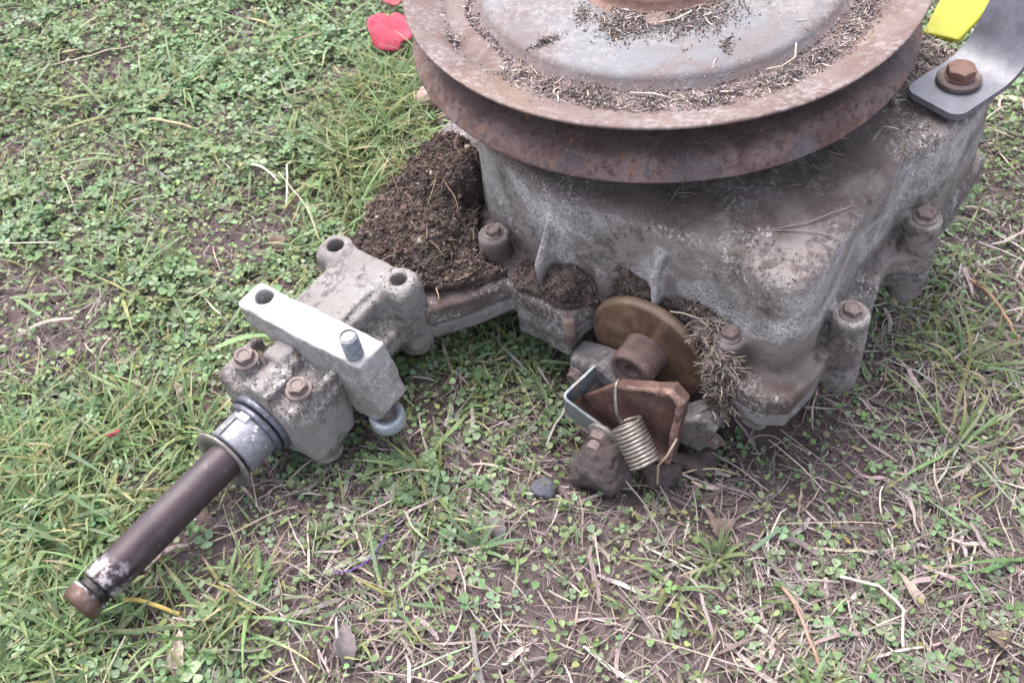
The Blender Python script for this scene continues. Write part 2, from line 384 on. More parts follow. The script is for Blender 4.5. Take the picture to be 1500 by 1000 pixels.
def lit_top_material():
    """cast bar whose top face has the glare of the light in its colour"""
    m, nt, p = mat('bar_cast_with_lit_top'); b = NB(nt); S = b.sep()
    n1 = b.noise(60, 6, .65); n2 = b.noise(500, 5, .75); n3 = b.noise(1400, 2, .6)
    side = b.mix(b.ramp(n1, .35, .62), (.34,.33,.335), (.23,.21,.20)); side = b.mix(b.math('MULTIPLY', b.ramp(n2, .5, .62), .7), side, (.52,.52,.54))
    side = b.mix(b.math('MULTIPLY', b.ramp(n3, .6, .7), .5), side, (.14,.115,.10))
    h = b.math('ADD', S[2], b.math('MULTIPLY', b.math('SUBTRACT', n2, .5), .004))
    top = b.ramp(h, -.0905, -.0895)  # top face painted paler to stand for its overexposed glare
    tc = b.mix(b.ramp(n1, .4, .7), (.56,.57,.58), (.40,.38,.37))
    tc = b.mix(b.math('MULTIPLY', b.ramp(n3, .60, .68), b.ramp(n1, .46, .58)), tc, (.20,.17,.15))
    dh = b.math('SQRT', b.math('ADD', b.math('POWER', b.math('SUBTRACT', S[0], .2495), 2), b.math('POWER', b.math('ADD', S[1], .0265), 2)))
    dg = b.math('SQRT', b.math('ADD', b.math('POWER', b.math('SUBTRACT', S[0], .246), 2), b.math('POWER', b.math('ADD', S[1], .0965), 2)))
    grime = b.ramp(b.math('ADD', b.math('MINIMUM', dh, dg), b.math('MULTIPLY', b.math('SUBTRACT', n2, .5), .006)), .0085, .0058)
    tc = b.mix(b.math('MULTIPLY', grime, .6), tc, (.30,.27,.25))
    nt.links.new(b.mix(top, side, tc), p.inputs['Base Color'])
    p.inputs['Roughness'].default_value = .5
    nt.links.new(b.bump(n2, .4, .0006), p.inputs['Normal']); return m
M_BAR = lit_top_material()

def leaf_material(name, rough=.5, trans=.3, spec=.4, vein=False):
    m, nt, p = mat(name); b = NB(nt)
    at = b.n('ShaderNodeAttribute', attribute_name='Col'); n = b.noise(700, 4, .6)
    hs = b.n('ShaderNodeHueSaturation'); b.l(at.outputs['Color'], hs.inputs['Color']); b.l(b.ramp(n, .3, .7, .78, 1.22), hs.inputs['Value'])
    nt.links.new(hs.outputs[0], p.inputs['Base Color']); p.inputs['Roughness'].default_value = rough
    p.inputs['Specular IOR Level'].default_value = spec
    if trans:
        tr = b.n('ShaderNodeBsdfTranslucent'); b.l(hs.outputs[0], tr.inputs['Color'])
        mx = b.n('ShaderNodeMixShader'); mx.inputs[0].default_value = trans
        b.l(p.outputs[0], mx.inputs[1]); b.l(tr.outputs[0], mx.inputs[2])
        out = [x for x in nt.nodes if x.type == 'OUTPUT_MATERIAL'][0]; b.l(mx.outputs[0], out.inputs['Surface'])
    return m
M_LEAF = leaf_material('green_leaf', .5, .35)
M_STRAWM = leaf_material('dry_straw', .7, .12, .25)
M_CRUMB = leaf_material('soil_bits', .95, 0, .15)

# ------------------------------------------------------------ frame of the machine (it leans on its axle)
EU = Vector((-0.586593, -0.807376, -0.063655)); EV = Vector((0.802964, -0.590035, 0.08431)); EW = Vector((-0.105628, -0.001657, 0.994404))
C0 = Vector((.079415, .482672, .185552))
MACH = Matrix(((EU.x, EV.x, EW.x, C0.x), (EU.y, EV.y, EW.y, C0.y), (EU.z, EV.z, EW.z, C0.z), (0, 0, 0, 1)))
R3 = np.array([EU, EV, EW]); C3 = np.array(C0)
def to_world(q): return C3+np.asarray(q, float)@R3          # metres local -> world
def to_local(x): return (np.asarray(x, float)-C3)@R3.T

# ------------------------------------------------------------ ground
XG = lambda x, y: fbm(x*7, y*7, 0*x+2.5, 3)*.006 + fbm(x*38, y*38, 0*x+7.1, 4)*.0042 + fbm(x*160, y*160, 0*x+1.1, 3, .6)*.0013
def gz(x, y):
    x = np.asarray(x, np.float64); y = np.asarray(y, np.float64)
    z = XG(x, y)
    far = np.clip((np.hypot(x, y-.4)-1.5)/3, 0, 1); z = z*(1-far)
    z = z-.014*np.exp(-(((x-.085)/.075)**2+((y-.31)/.06)**2)) - .012*np.exp(-(((x-.05)/.13)**2+((y-.45)/.12)**2))
    return z
def graded(lo, hi, step, far):
    a = list(np.arange(lo, hi+step/2, step)); s = step
    while a[-1] < far: s *= 1.35; a.append(a[-1]+s)
    s = step; f = [a[0]]
    while f[-1] > -far: s *= 1.35; f.append(f[-1]-s)
    return np.array(f[::-1][:-1]+a)
gx = graded(-.62, .68, .0022, 60); gy = graded(.05, 1.0, .0022, 60)
Xg, Yg = np.meshgrid(gx, gy, indexing='ij'); Zg = gz(Xg, Yg)
nx, ny = Xg.shape; ii = np.arange(nx*ny).reshape(nx, ny)
Fg = np.stack([ii[:-1, :-1], ii[1:, :-1], ii[1:, 1:], ii[:-1, 1:]], -1).reshape(-1, 4)
link('ground', newmesh('ground', np.stack([Xg, Yg, Zg], -1).reshape(-1, 3), Fg), M_SOIL, kind='structure')

# ------------------------------------------------------------ transaxle
T = bpy.data.objects.new('transaxle', None); COL.objects.link(T); T.matrix_world = MACH; T.empty_display_size = .05
T['label'] = 'dirty cast aluminium lawn tractor transaxle with large rusty pulley and bare axle shaft'
T['category'] = 'gearbox'
AV, AW = -69.5, -130.0    # axle line

MAINP = [(-62,176),(-20,174),(6,169),(16,159),(60,156),(108,157),(124,154),(131,147),(131,130),(127,118),(127,62),(131,42),(134,18),(131,-4),(124,-24),(117,-43),(104,-60),(82,-74),(-80,-84),(-90,100)]
FLP = [(-82,178),(-40,178),(20,172),(26,164),(100,163),(118,164),(140,160),(147,148),(146,130),(142,118),(128,110),(128,44),(133,40),(148,37),(152,32),(152,2),(149,-9),(172,-22),(190,-36),(192,-60),(190,-104),(176,-112),(64,-131),(-90,-140)]
def f_upper(X, Y, Z):
    d = extr(poly2(MAINP, X, Y), Z, -130, -56, 6.5, .045)
    X2, Y2 = X, Y
    d = smin(d, extr(poly2(FLP, X, Y), Z, -134, -121, 2), 4)
    for c, z1, r in (((91,166), -99, 10.5), ((10,171), -99, 10.5), ((48,158), -116, 8), ((134,-28), -103, 10), ((131,120), -104, 10), ((127,46), -97, 8.5)):
        d = smin(d, cylw(X, Y, Z, c, r, -134, z1, 1.2, .03), 3.5)
    d = smin(d, boxs(X, Y, Z+(X-131)*.0, (118, 9.5, -128), (146, 13.5, -72), 1.5)+np.maximum(0, (X-133)*.55+(Z+80)*.35)*.9, 4)   # rib
    d = smin(d, boxs(X, Y, Z, (112, 75, -112), (134, 79, -72), 1.5)+np.maximum(0, (X-133)*.6+(Z+82)*.3)*.9, 4)
    d = smax(d, -cylw(X, Y, Z, (124, 30), 6, -110, -90, 3), 4) if False else d
    # a raised pad on the top towards the bracket
    d = smin(d, cylw(X, Y, Z, (-38,150), 17, -70, -52.5, 2), 5)
    return d
me, V_up, F_up = sdfmesh('upper_case', (-95,-145,-138), (198,186,-48), 1.4, f_upper, .9, .07, 4)
upper = link('upper_case', me, M_CAST, T)

LOWP = [(-80,160),(60,150),(105,150),(118,140),(120,100),(112,70),(112,10),(105,-50),(60,-95),(-80,-100)]
def f_lower(X, Y, Z):
    d = extr(poly2(LOWP, X, Y), Z, -168, -136, 6, -.05)
    d = smin(d, extr(poly2([(x-1.2 if x > 0 else x, y*.992) for x, y in FLP], X, Y), Z, -146.5, -135.2, 2), 5)
    for c, z0, r in (((91,166), -154, 10.5), ((10,171), -156, 10.5), ((48,158), -150, 8), ((134,-28), -150, 9)):
        d = smin(d, cylw(X, Y, Z, c, r, z0, -135.4, 2), 4)
    lug = boxs(X, Y, Z, (106, 128, -166), (130, 150, -140), 5)
    d = smin(d, lug, 6)
    d = smin(d, cylu(X, Y, Z, (140,-157), 8.5, 110, 137, 1), 4)
    d = smax(d, -cylu(X, Y, Z, (140,-157), 4.6, 120, 150, .5), 1.2)
    d = smin(d, boxs(X, Y, Z, (120,-4,-158), (151.5,34,-140), 2), 3)
    return d
me, V_lo, F_lo = sdfmesh('lower_case', (-95,-145,-180), (198,186,-133), 1.4, f_lower, .8, .07, 4)
lower = link('lower_case', me, M_CAST3, T)

# --- axle housing end with its two flanges
def f_house(X, Y, Z):
    d = cylu(X, Y, Z, (AV, AW), 24, 186, 289, 3)
    d = smin(d, boxs(X, Y, Z, (184,-106,-148), (203,-38,-100), 4), 5)
    for c in ((191,-98), (192.5,-48.5)): d = smin(d, cylw(X, Y, Z, c, 10.5, -154, -98.5, 2, .02), 4)
    d = smin(d, boxs(X, Y, Z, (200,-95,-150), (242,-51,-103), 4), 4)
    d = smin(d, boxs(X, Y, Z, (200,-101,-136), (242,-42,-122), 3), 4)
    d = smin(d, boxs(X, Y, Z, (256,-103,-150), (289,-36,-111), 5), 6)
    for c, z0 in (((277,-84), -150), ((276,-45.5), -158)): d = smin(d, cylw(X, Y, Z, c, 10, z0, -101, 2, .06), 5)
    d = smin(d, boxs(X, Y, Z, (256,-80,-130), (270,-66,-100), 3), 4)
    d = smin(d, boxs(X, Y, Z, (254,-44,-140), (289,-39,-104), 2), 4)
    d = smin(d, boxs(X, Y, Z, (258,-74,-140), (288.5,-57,-103.5), 1.2), 1.8)
    d = smin(d, boxs(X, Y, Z, (204,-90,-140), (240,-58,-100.5), 1.2), 1.8)
    d = smax(d, -boxs(X, Y, Z, (255,-62,-112), (268,-46,-90), 3), 4)
    d = smax(d, -boxs(X, Y, Z, (256,-98,-122), (266,-82,-90), 3), 4)
    d = smax(d, -boxs(X, Y, Z, (207,-52,-118), (238,-30,-90), 4), 5)
    for c in ((191,-98), (192.5,-48.5)): d = smax(d, -cylw(X, Y, Z, c, 5.0, -128, -80, .5), 1.0)
    return d
me, V_ho, F_ho = sdfmesh('axle_housing', (178,-118,-166), (296,-24,-92), 1.0, f_house, .8, .09, 4)
house = link('axle_housing', me, M_CAST2, T)

# --- bright bar clamped across the housing
def f_bar(X, Y, Z):
    sh = X-246.5+(Y+60)*.045
    d = extr(poly2([(-106,-88),(-103,-104),(-70,-110),(-44,-128),(-36,-140),(-22,-139),(-13.5,-126),(-15,-108),(-19,-88)], Y, Z), sh, -9.8, 9.8, 2.6)
    d = smax(d, (-(X-246.5)*.0+(Y+18)+(Z+88)*.12), 2)
    d = smax(d, -cylw(X, Y, Z, (246,-96.5), 5.2, -118, -80, .4), .8)
    return d
me, _, _ = sdfmesh('clamp_bar', (230,-112,-146), (264,-8,-82), .8, f_bar, .9, .12, 4)
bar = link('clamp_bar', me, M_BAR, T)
link('threaded_stud', sharp(lathe('threaded_stud', threadprof(4.9, -92, -73.5, 2.4, 1.2), (249.5,-26.5,0)), 30), M_STUD, T)
link('washer', lathe('washer', [(3,-147.5),(9.6,-147.5),(10,-146.5),(10,-141),(9,-139.6),(6.4,-139.6),(5.6,-141.5),(.01,-141.8)], (247,-22,0), n=48), M_ZINC, T)
link('stud_end', lathe('stud_end', [(4.5,-142),(4.6,-134),(4.0,-133),(.01,-133)], (246.5,-23,0), n=24), M_BOLT, T)

# --- seal ring, slotted collar, thrust washer, shaft
AX = (1, 0, 0)
link('seal_ring', lathe('seal_ring', [(12,289),(18.4,289),(19.2,290),(19.2,292.4),(18.2,293.4),(16.2,293.4),(15.6,292.4),(15.2,290.5),(10,290.5)], (0,AV,AW), AX, 72), M_SEAL, T)
link('inner_ring', lathe('inner_ring', [(10,294.0),(16.6,294.0),(17.3,295),(17.3,296.6),(16.4,297.6),(10,297.6)], (0,AV,AW), AX, 72), M_SEAL, T)
col = link('collar', lathe('collar', [(10,297),(14.2,297.2),(14.6,298),(14.6,313.5),(14.1,314.4),(10,314.4)], (0,AV,AW), AX, 72), M_COLLAR, T)
def flatbox(name, lo, hi):
    V = [(x*.001, y*.001, z*.001) for x in (lo[0], hi[0]) for y in (lo[1], hi[1]) for z in (lo[2], hi[2])]
    return mixfaces(name, V, [(0,1,3,2),(4,6,7,5),(0,4,5,1),(2,3,7,6),(0,2,6,4),(1,5,7,3)], False)
a_ = radians(52)
def boxrad(name, u0, u1, ang, r0, r1, hw):
    """small block sitting radially on the axle at an angle (mm)"""
    c, s = cos(ang), sin(ang); V = []
    for x in (u0, u1):
        for r in (r0, r1):
            for t in (-hw, hw): V.append((x*.001, (AV-c*r+s*t)*.001, (AW+s*r+c*t)*.001))
    return mixfaces(name, V, [(0,1,3,2),(4,6,7,5),(0,4,5,1),(2,3,7,6),(0,2,6,4),(1,5,7,3)], False)
link('slot', boxrad('slot', 298, 313.8, radians(78), 13.0, 14.75, .75), M_BLACK, col)
link('key_chip', boxrad('key_chip', 297.7, 301.2, radians(92), 13.6, 16.0, 3.2), M_WHITE, col)
link('thrust_washer', lathe('thrust_washer', [(9.8,-.9),(18.2,-.9),(18.7,-.4),(18.7,.4),(18.2,.9),(9.8,.9)], (318.6,-74.0,-135), (1,.05,.12), 72, True), M_WASH, T)
link('axle_shaft', sharp(lathe('axle_shaft', [(9.9,180),(9.9,398),(9.7,402.5),(9.2,403.2),(7.9,403.8),(7.9,406.6),(9.0,407.2),(9.9,407.8),(10,409),(9.9,414),(9.0,416.0),(8.0,416.6),(2.5,416.8),(1.6,415.4),(.01,415.2)], (0,AV,AW), AX, 72), 50), M_SHAFT, T)

# --- bolts of the case (copies share one mesh)
bolt_me = hexbolt('bolt'); bolt_me.materials.append(M_BOLT)
def bolt(q, axis=(0,0,1), s=1.0, spin=0, parent=None):
    o = bpy.data.objects.new('bolt', bolt_me); COL.objects.link(o); o.parent = parent or T
    qn = Vector(axis).normalized().to_track_quat('Z', 'Y')
    o.matrix_local = Matrix.Translation(Vector(q)*.001) @ qn.to_matrix().to_4x4() @ Matrix.Rotation(spin, 4, 'Z') @ Matrix.Scale(s, 4)
    return o
bolt((91,166,-99.3), s=.68, spin=.2); bolt((10,171,-99.3), s=.68, spin=.5)
bolt((134,-28,-103.4), s=.60, spin=.1); bolt((131,120,-104.4), s=.62, spin=.4)
bolt((277,-84,-101.3), s=.74, spin=.3); bolt((276,-45.5,-101.3), s=.74, spin=.75)
link('pin', lathe('pin', [(.01,-123),(3,-123.2),(3.8,-124),(3.8,-141)], (151,34,0), n=24), M_RUST, T)

# --- brake disc on its shaft
BV, BW = 76.3, -137.2
bd = link('brake_disc', lathe('brake_disc', [(11,139.3),(24,139.0),(33.6,139.3),(35.0,138.6),(35.6,137),(35.6,134.4),(34.8,133.4),(10,133.4)], (0,BV,BW), AX, 96, wob=.15), M_BRAKE, T)
link('disc_hub', lathe('disc_hub', [(13.2,138.6),(12.6,141),(12.4,143.5),(12.5,150.0),(12.9,150.7),(12.9,155.2),(12.3,156.4),(11.2,156.7),(9.2,156.6),(8.7,154.9),(8.3,154.6),(4.8,155.0),(4.1,154.8),(3.6,151.2),(.01,151)], (0,BV,BW), AX, 64), M_RUST, bd)
link('brake_shaft', lathe('brake_shaft', [(8,100),(8,134)], (0,BV,BW), AX, 32), M_RUST, bd)

def f_cal(X, Y, Z):
    d = extr(poly2([(37,-149),(60,-144),(70,-150),(92,-162),(106,-160),(117,-147),(125,-144),(130,-150),(122,-176),(104,-178),(60,-178),(36,-172)], Y, Z), X, 140.5, 159, 3)
    d = smax(d, -cylu(X, Y, Z, (BV, BW), 14.5, 130, 170, 1), 2)
    return d
me, _, _ = sdfmesh('brake_caliper', (134,28,-184), (166,138,-128), .9, f_cal, .6, .1, 3)
cal = link('brake_caliper', me, M_CAST3, T)
bolt((159.4,43.5,-160), (1,-.12,.0), .68, .2, cal)
bolt((152,127,-166), (1,0,0), .6, .2, cal)

def f_lever(X, Y, Z):
    P = [(46,-178),(47,-168),(55,-157),(80,-127),(112,-106.5),(119,-113),(113,-172),(104,-178),(90,-184),(62,-185)]
    d2 = poly2(P, Y, Z)
    plate = extr(d2, X, 168, 171.2, 1.2)
    edge = np.minimum(np.abs(d2+1.6)-1.6, 60)
    # the folded flange runs along the top edge from the hook and down the far side
    reg = np.maximum(np.maximum(79-Y, d2), -(Z+176))
    keep = np.maximum(reg, -((Y-62)*.9-(Z+200)*.0)*0)
    fl = extr(np.maximum(np.maximum(edge, 78-Y), -((Z+178)+0*Y)), X, 168, 183-0*Y, 1.3)
    lim = (X-171)-1.8-(Y-76)*.10        # flange grows deeper away from the hook
    fl = smax(fl, lim, 1.5)
    d = smin(plate, fl, 2.0)
    return d
me, _, _ = sdfmesh('brake_lever', (164,40,-190), (188,124,-102), .7, f_lever, .7, .15, 3)
lm = rust_material('rust_scaled_lever', (.105,.052,.040), (.16,.092,.073), (.065,.035,.030), specamt=.3, bs=1.8)
b = NB(lm.node_tree); pr = lm.node_tree.nodes['Principled BSDF']; src = pr.inputs['Base Color'].links[0].from_socket; S = b.sep()
wear = b.math('MULTIPLY', b.ramp(S[0], .1725, .1738), b.ramp(b.noise(180, 5, .7), .36, .56))      # handled rim, scale worn off
b.l(b.mix(wear, src, (.27,.165,.14)), pr.inputs['Base Color'])
lev = link('brake_lever', me, lm, T)

# grey strap bent round the lever's pivot
def strip(name, path, w0, w1, th, parent, m):
    """sheet strip: path of (u,v,wc) centre points, tall in w"""
    n = len(path); V = []; F = []
    for i in range(n):
        a = Vector(path[max(i-1, 0)][:2]); b = Vector(path[min(i+1, n-1)][:2]); t = (b-a).normalized(); nn = Vector((-t.y, t.x))
        u, v, wc = path[i]
        for s in (-1, 1):
            for z in (w0, w1): V.append(((u+nn.x*s*th/2)*.001, (v+nn.y*s*th/2)*.001, (wc+z)*.001))
    for i in range(n-1):
        a = i*4; b = a+4
        F += [(a,b,b+1,a+1),(a+2,a+3,b+3,b+2),(a+1,b+1,b+3,a+3),(a,a+2,b+2,b)]
    F += [(0,1,3,2),((n-1)*4,(n-1)*4+2,(n-1)*4+3,(n-1)*4+1)]
    return link(name, sharp(mixfaces(name, V, F), 35), m, parent)
pth = [(159,55.5,-149),(166,54,-150.5),(176,50.6,-154),(179.5,49.4,-155.5),(181.3,49.9,-156.2),(182.2,51.8,-156.8),(182.4,60,-159.5),(182.4,73,-163.5),(182.4,82,-166)]
strip('strap', pth, -7, 7, 1.6, T, M_STRAP)
pv = (0,76.5,-163.5)
piv = link('pivot_bolt', sharp(lathe('pivot_bolt', threadprof(4.6, 180, 196), pv, AX, 24), 60), M_BOLT, T)
link('pivot_washer', lathe('pivot_washer', [(4,183.4),(9.6,183.4),(9.8,184),(9.8,185),(9.4,185.6),(4,185.6)], pv, AX, 36), M_WASH, piv)
hx = bpy.data.objects.new('pivot_nut', hexbolt('pivot_nut', 7.4, 4.6, 7.6, .6, 0, .2)); COL.objects.link(hx); hx.parent = piv
hx.data.materials.append(M_BOLT); hx.matrix_local = Matrix.Translation(Vector((185.4, pv[1], pv[2]))*.001) @ Vector(AX).to_track_quat('Z', 'Y').to_matrix().to_4x4()
# return spring: hook over the lever edge, then ten coils
A = Vector((182.5,90.5,-141)); B = Vector((191,107,-156)); d, e, f = axes(B-A); pts = [(172.5,80.5,-133.5),(171,77,-130.6),(169,76.6,-128.8),(167,78.2,-130.2),(166.8,79.4,-133)]
pts = [(166.8,75.5,-138),(166.6,76.2,-133),(168.2,77,-129.6),(171,77.6,-129.2),(174,78.6,-132),(176.5,80.2,-136.5),(179.5,82.6,-141.5)]
L_ = (B-A).length; NC = 11
for i in range(NC*20+1):
    t = i/(NC*20); ang = 2*pi*t*NC+2.6; pts.append(tuple(A+d*L_*t+(e*cos(ang)+f*sin(ang))*7.9))
spr = link('return_spring', tube('return_spring', pts, .98, 8), M_SPRING, T)
# --- pulley
PR = 140
prof = [(112,-15.6),(126,-6.5),(138.2,-1.6),(139.4,-.9),(140,-.1),(139.5,.5),(138.3,.5),(133,-1.8),(119.5,-6.9),(117.6,-8.2),(115.5,-9.0),(103,-9.2),(101.4,-8.8),(98.6,-4.2),(97.2,-2.6),(94.5,-1.9),(84,-1.7),(60,-3.4),(50,-3.6)]
groove = [(112,-15.6),(126,-6.5),(138.2,-1.6),(139.4,-.9)]
pul = link('pulley', lathe('pulley', [(48,-3.0),(84,-1.7),(94.5,-1.9),(97.2,-2.6),(98.6,-4.2),(101.4,-8.8),(103,-9.2),(115.5,-9.0),(117.6,-8.2),(119.5,-6.9),(133,-1.8),(138.3,.5),(139.5,.5),(140,-.1),(139.6,-.9),(138.6,-1.6)], n=192, wob=.35), M_DISH, T)
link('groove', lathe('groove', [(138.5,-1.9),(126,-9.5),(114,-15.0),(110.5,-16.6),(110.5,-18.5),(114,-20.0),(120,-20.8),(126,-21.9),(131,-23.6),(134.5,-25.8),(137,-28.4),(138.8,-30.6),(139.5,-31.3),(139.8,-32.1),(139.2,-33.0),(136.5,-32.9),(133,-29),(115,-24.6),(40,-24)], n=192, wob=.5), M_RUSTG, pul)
link('pulley_hub', lathe('pulley_hub', [(48.5,-3.2),(44.5,-3.0),(42.6,-2.4),(41.4,1.0),(40.4,3.0),(38,3.6),(34,3.3),(34,3.3),(30,1.4),(22,.8),(22,.8),(12,.8),(11,5),(9,6),(.01,6)], n=96), M_RUSTB, pul)
link('rivet', lathe('rivet', [(6.6,-3.2),(6.5,-2.3),(5.9,-1.8),(3,-1.7),(.01,-1.7)], (43.5,24.5,0), n=32), M_RUST, pul)
rv = link('vent_hole', lathe('vent_hole', [(4.1,-2.9),(3.6,-2.55),(3.2,-3.1),(.01,-3.2)], (30.5,38.5,.6), n=32), M_BLACK, pul)
link('input_shaft', lathe('input_shaft', [(14,-90),(14,-56),(11,-52),(11,-10)], n=32), M_RUST, T)

# --- mounting bracket (grey-black sheet), its pad bolted to the case top
AA = Vector((-.952,.306)); BB = Vector((.306,.952))
prof2 = []       # (along, up)
for t in np.linspace(61, 96, 8): prof2.append((t, 0))
x, z, ph = 96, 0, 0
for k in range(12): ph = radians(66)*(k+1)/12; x += 2.0*cos(ph); z += 2.0*sin(ph); prof2.append((x, z))
for k in range(14): x += 8*cos(ph); z += 8*sin(ph); prof2.append((x, z))
V = []; F = []; NB_ = 25; n2 = len(prof2)
for lay in (0, 1):
    for i, (a, zz) in enumerate(prof2):
        a0 = prof2[max(i-1, 0)]; a1 = prof2[min(i+1, n2-1)]; tx, tz = a1[0]-a0[0], a1[1]-a0[1]; l = math.hypot(tx, tz); nxx, nzz = -tz/l, tx/l
        for j in range(NB_):
            f_ = .5-.5*cos(pi*j/(NB_-1)); b = 123+34*f_
            aa = a
            if i < 5:       # rounded free corners
                rad = 7; eb = min(b-123, 157-b)
                if eb < rad: aa = max(a, 61+rad-math.sqrt(max(0, rad*rad-(rad-eb)**2)))
            th = 0 if lay == 0 else -3.6
            pa, pz = aa+nxx*th, zz+nzz*th
            q = AA*pa+BB*b; V.append((q.x*.001, q.y*.001, (pz-48)*.001))
def vi(l, i, j): return l*n2*NB_+i*NB_+j
for i in range(n2-1):
    for j in range(NB_-1):
        F.append((vi(0,i,j), vi(0,i+1,j), vi(0,i+1,j+1), vi(0,i,j+1))); F.append((vi(1,i,j+1), vi(1,i+1,j+1), vi(1,i+1,j), vi(1,i,j)))
    F.append((vi(0,i,0), vi(1,i,0), vi(1,i+1,0), vi(0,i+1,0))); F.append((vi(0,i+1,NB_-1), vi(1,i+1,NB_-1), vi(1,i,NB_-1), vi(0,i,NB_-1)))
for j in range(NB_-1):
    F.append((vi(0,0,j+1), vi(1,0,j+1), vi(1,0,j), vi(0,0,j))); F.append((vi(0,n2-1,j), vi(1,n2-1,j), vi(1,n2-1,j+1), vi(0,n2-1,j+1)))
br = link('mounting_bracket', sharp(mixfaces('mounting_bracket', V, F), 40), M_BRACKET, T)
q = AA*84.5+BB*138.5
bw = link('bolt_washer', lathe('bolt_washer', [(5,-47.8),(10.8,-47.8),(11.3,-47.2),(11.3,-45.2),(10.8,-44.6),(5,-44.6)], (q.x,q.y,0), n=48), M_BOLT, br)
hb = bpy.data.objects.new('bolt_head', hexbolt('bolt_head', 7.6, 5.4, 6.8, .3, 0, .55)); COL.objects.link(hb); hb.parent = br
hb.data.materials.append(M_RUSTB); hb.matrix_local = Matrix.Translation(Vector((q.x, q.y, -44.5))*.001)

# yellow painted bar beside the bracket
def f_y(X, Y, Z):
    return extr(poly2([(-84,123),(-85.5,143),(-260,158),(-260,104)], X, Y), Z, -60, -56.5, .8)
yb = link('painted_bar', sdfmesh('painted_bar', (-262,100,-63), (-80,160,-54), 1.2, f_y)[0], M_YELLOW, None)
yb.matrix_world = MACH @ Matrix.Translation((0,0,.001)); yb['label'] = 'bright yellow painted flat bar behind the rusty pulley, beside the grey bracket'; yb['category'] = 'metal bar'

# ------------------------------------------------------------ soil caked on the machine
def crustmesh(name, lo, hi, h, fn, amp, sc, octv=5):
    return sdfmesh(name, lo, hi, h, fn, amp, sc, octv)
def ell(X, Y, Z, c, r):
    k = np.sqrt(((X-c[0])/r[0])**2+((Y-c[1])/r[1])**2+((Z-c[2])/r[2])**2); return (k-1)*min(r)
CRP = [(184,-48),(186,-102),(176,-110),(68,-129),(60,-100),(104,-60),(128,-43),(140,-22),(142,-9),(146,-9),(168,-26)]
def f_crust1(X, Y, Z):
    d = extr(poly2(CRP, X, Y)+2.5, Z, -126, -113.5, 3)
    for c, r in (((162,-80,-117), (18,20,7)), ((128,-92,-117), (24,20,7)), ((165,-57,-117), (13,12,6)), ((104,-92,-114), (22,16,8)), ((102,-72,-108), (18,12,14)), ((140,-66,-114), (11,10,7)), ((154,-64,-112),(6,6,6))):
        d = smin(d, ell(X, Y, Z, c, r), 8)
    # keep bolt free
    d = smax(d, -(np.sqrt((X-134)**2+(Y+28)**2)-11), 3)
    return d
me, V_c1, F_c1 = crustmesh('soil_crust', (48,-134,-128), (192,4,-82), 1.0, f_crust1, 4.2, .13)
cr1 = link('soil_crust', me, M_CRUST, None, kind='stuff', label='thick dark crumbly soil caked on the flange between pulley and axle housing', category='soil')
cr1.matrix_world = MACH
def f_crust2(X, Y, Z):
    d = extr(poly2([(118,-16),(149,-6),(149,30),(142,38),(130,48),(129,104),(122,104),(120,10)], X, Y)+1, Z, -126, -116.5, 3)
    for c, r in (((137,26,-114), (11,13,13)), ((125,58,-112), (8,15,17)), ((140,3,-119), (8,11,7)), ((126,84,-113),(5,10,11)), ((126,98,-108),(7,12,10)), ((125,66,-116),(6,10,12))):
        d = smin(d, ell(X, Y, Z, c, r), 5)
    return d
me, V_c2, F_c2 = crustmesh('soil_crust', (112,-24,-130), (156,116,-86), 1.0, f_crust2, 4.5, .18)
cr2 = link('soil_crust', me, M_CRUST, None, kind='stuff', label='dark soil packed on the ledge between the casting ribs, behind the brake disc', category='soil')
cr2.matrix_world = MACH
def f_crust3(X, Y, Z):
    d = ell(X, Y, Z, (131,110,-110), (8,10,10))
    for c, r in (((140,121,-120), (9,8,12)), ((143,124,-134), (8,8,14)), ((143,125,-148),(6,7,10))): d = smin(d, ell(X, Y, Z, c, r), 5)
    return smax(d, -(np.sqrt((X-131)**2+(Y-120)**2)-7.5), 3)
me, V_c3, F_c3 = crustmesh('straw_soil', (124,92,-166), (158,140,-98), 1.0, f_crust3, 5.0, .2)
cr3 = link('straw_filled_soil', me, M_CRUST, None, kind='stuff', label='crumbly soil full of chopped straw wedged between brake disc and case corner', category='soil')
cr3.matrix_world = MACH
def f_crust4(X, Y, Z):
    d = extr(poly2([(-20,100),(-14,132),(-26,140),(-60,146),(-76,146),(-80,120),(-60,95)], X, Y), Z, -62, -55, 3)
    for c, r in (((-40,122,-56),(22,18,6)), ((-62,128,-56),(12,12,5))): d = smin(d, ell(X, Y, Z, c, r), 4)
    return d
me, V_c4, F_c4 = crustmesh('soil_crust', (-116,90,-66), (-6,152,-44), 1.2, f_crust4, 3.0, .2)
cr4 = link('soil_crust', me, M_GRIT, None, kind='stuff', label='dry gritty soil on the case top between pulley rim and grey bracket', category='soil')
cr4.matrix_world = MACH

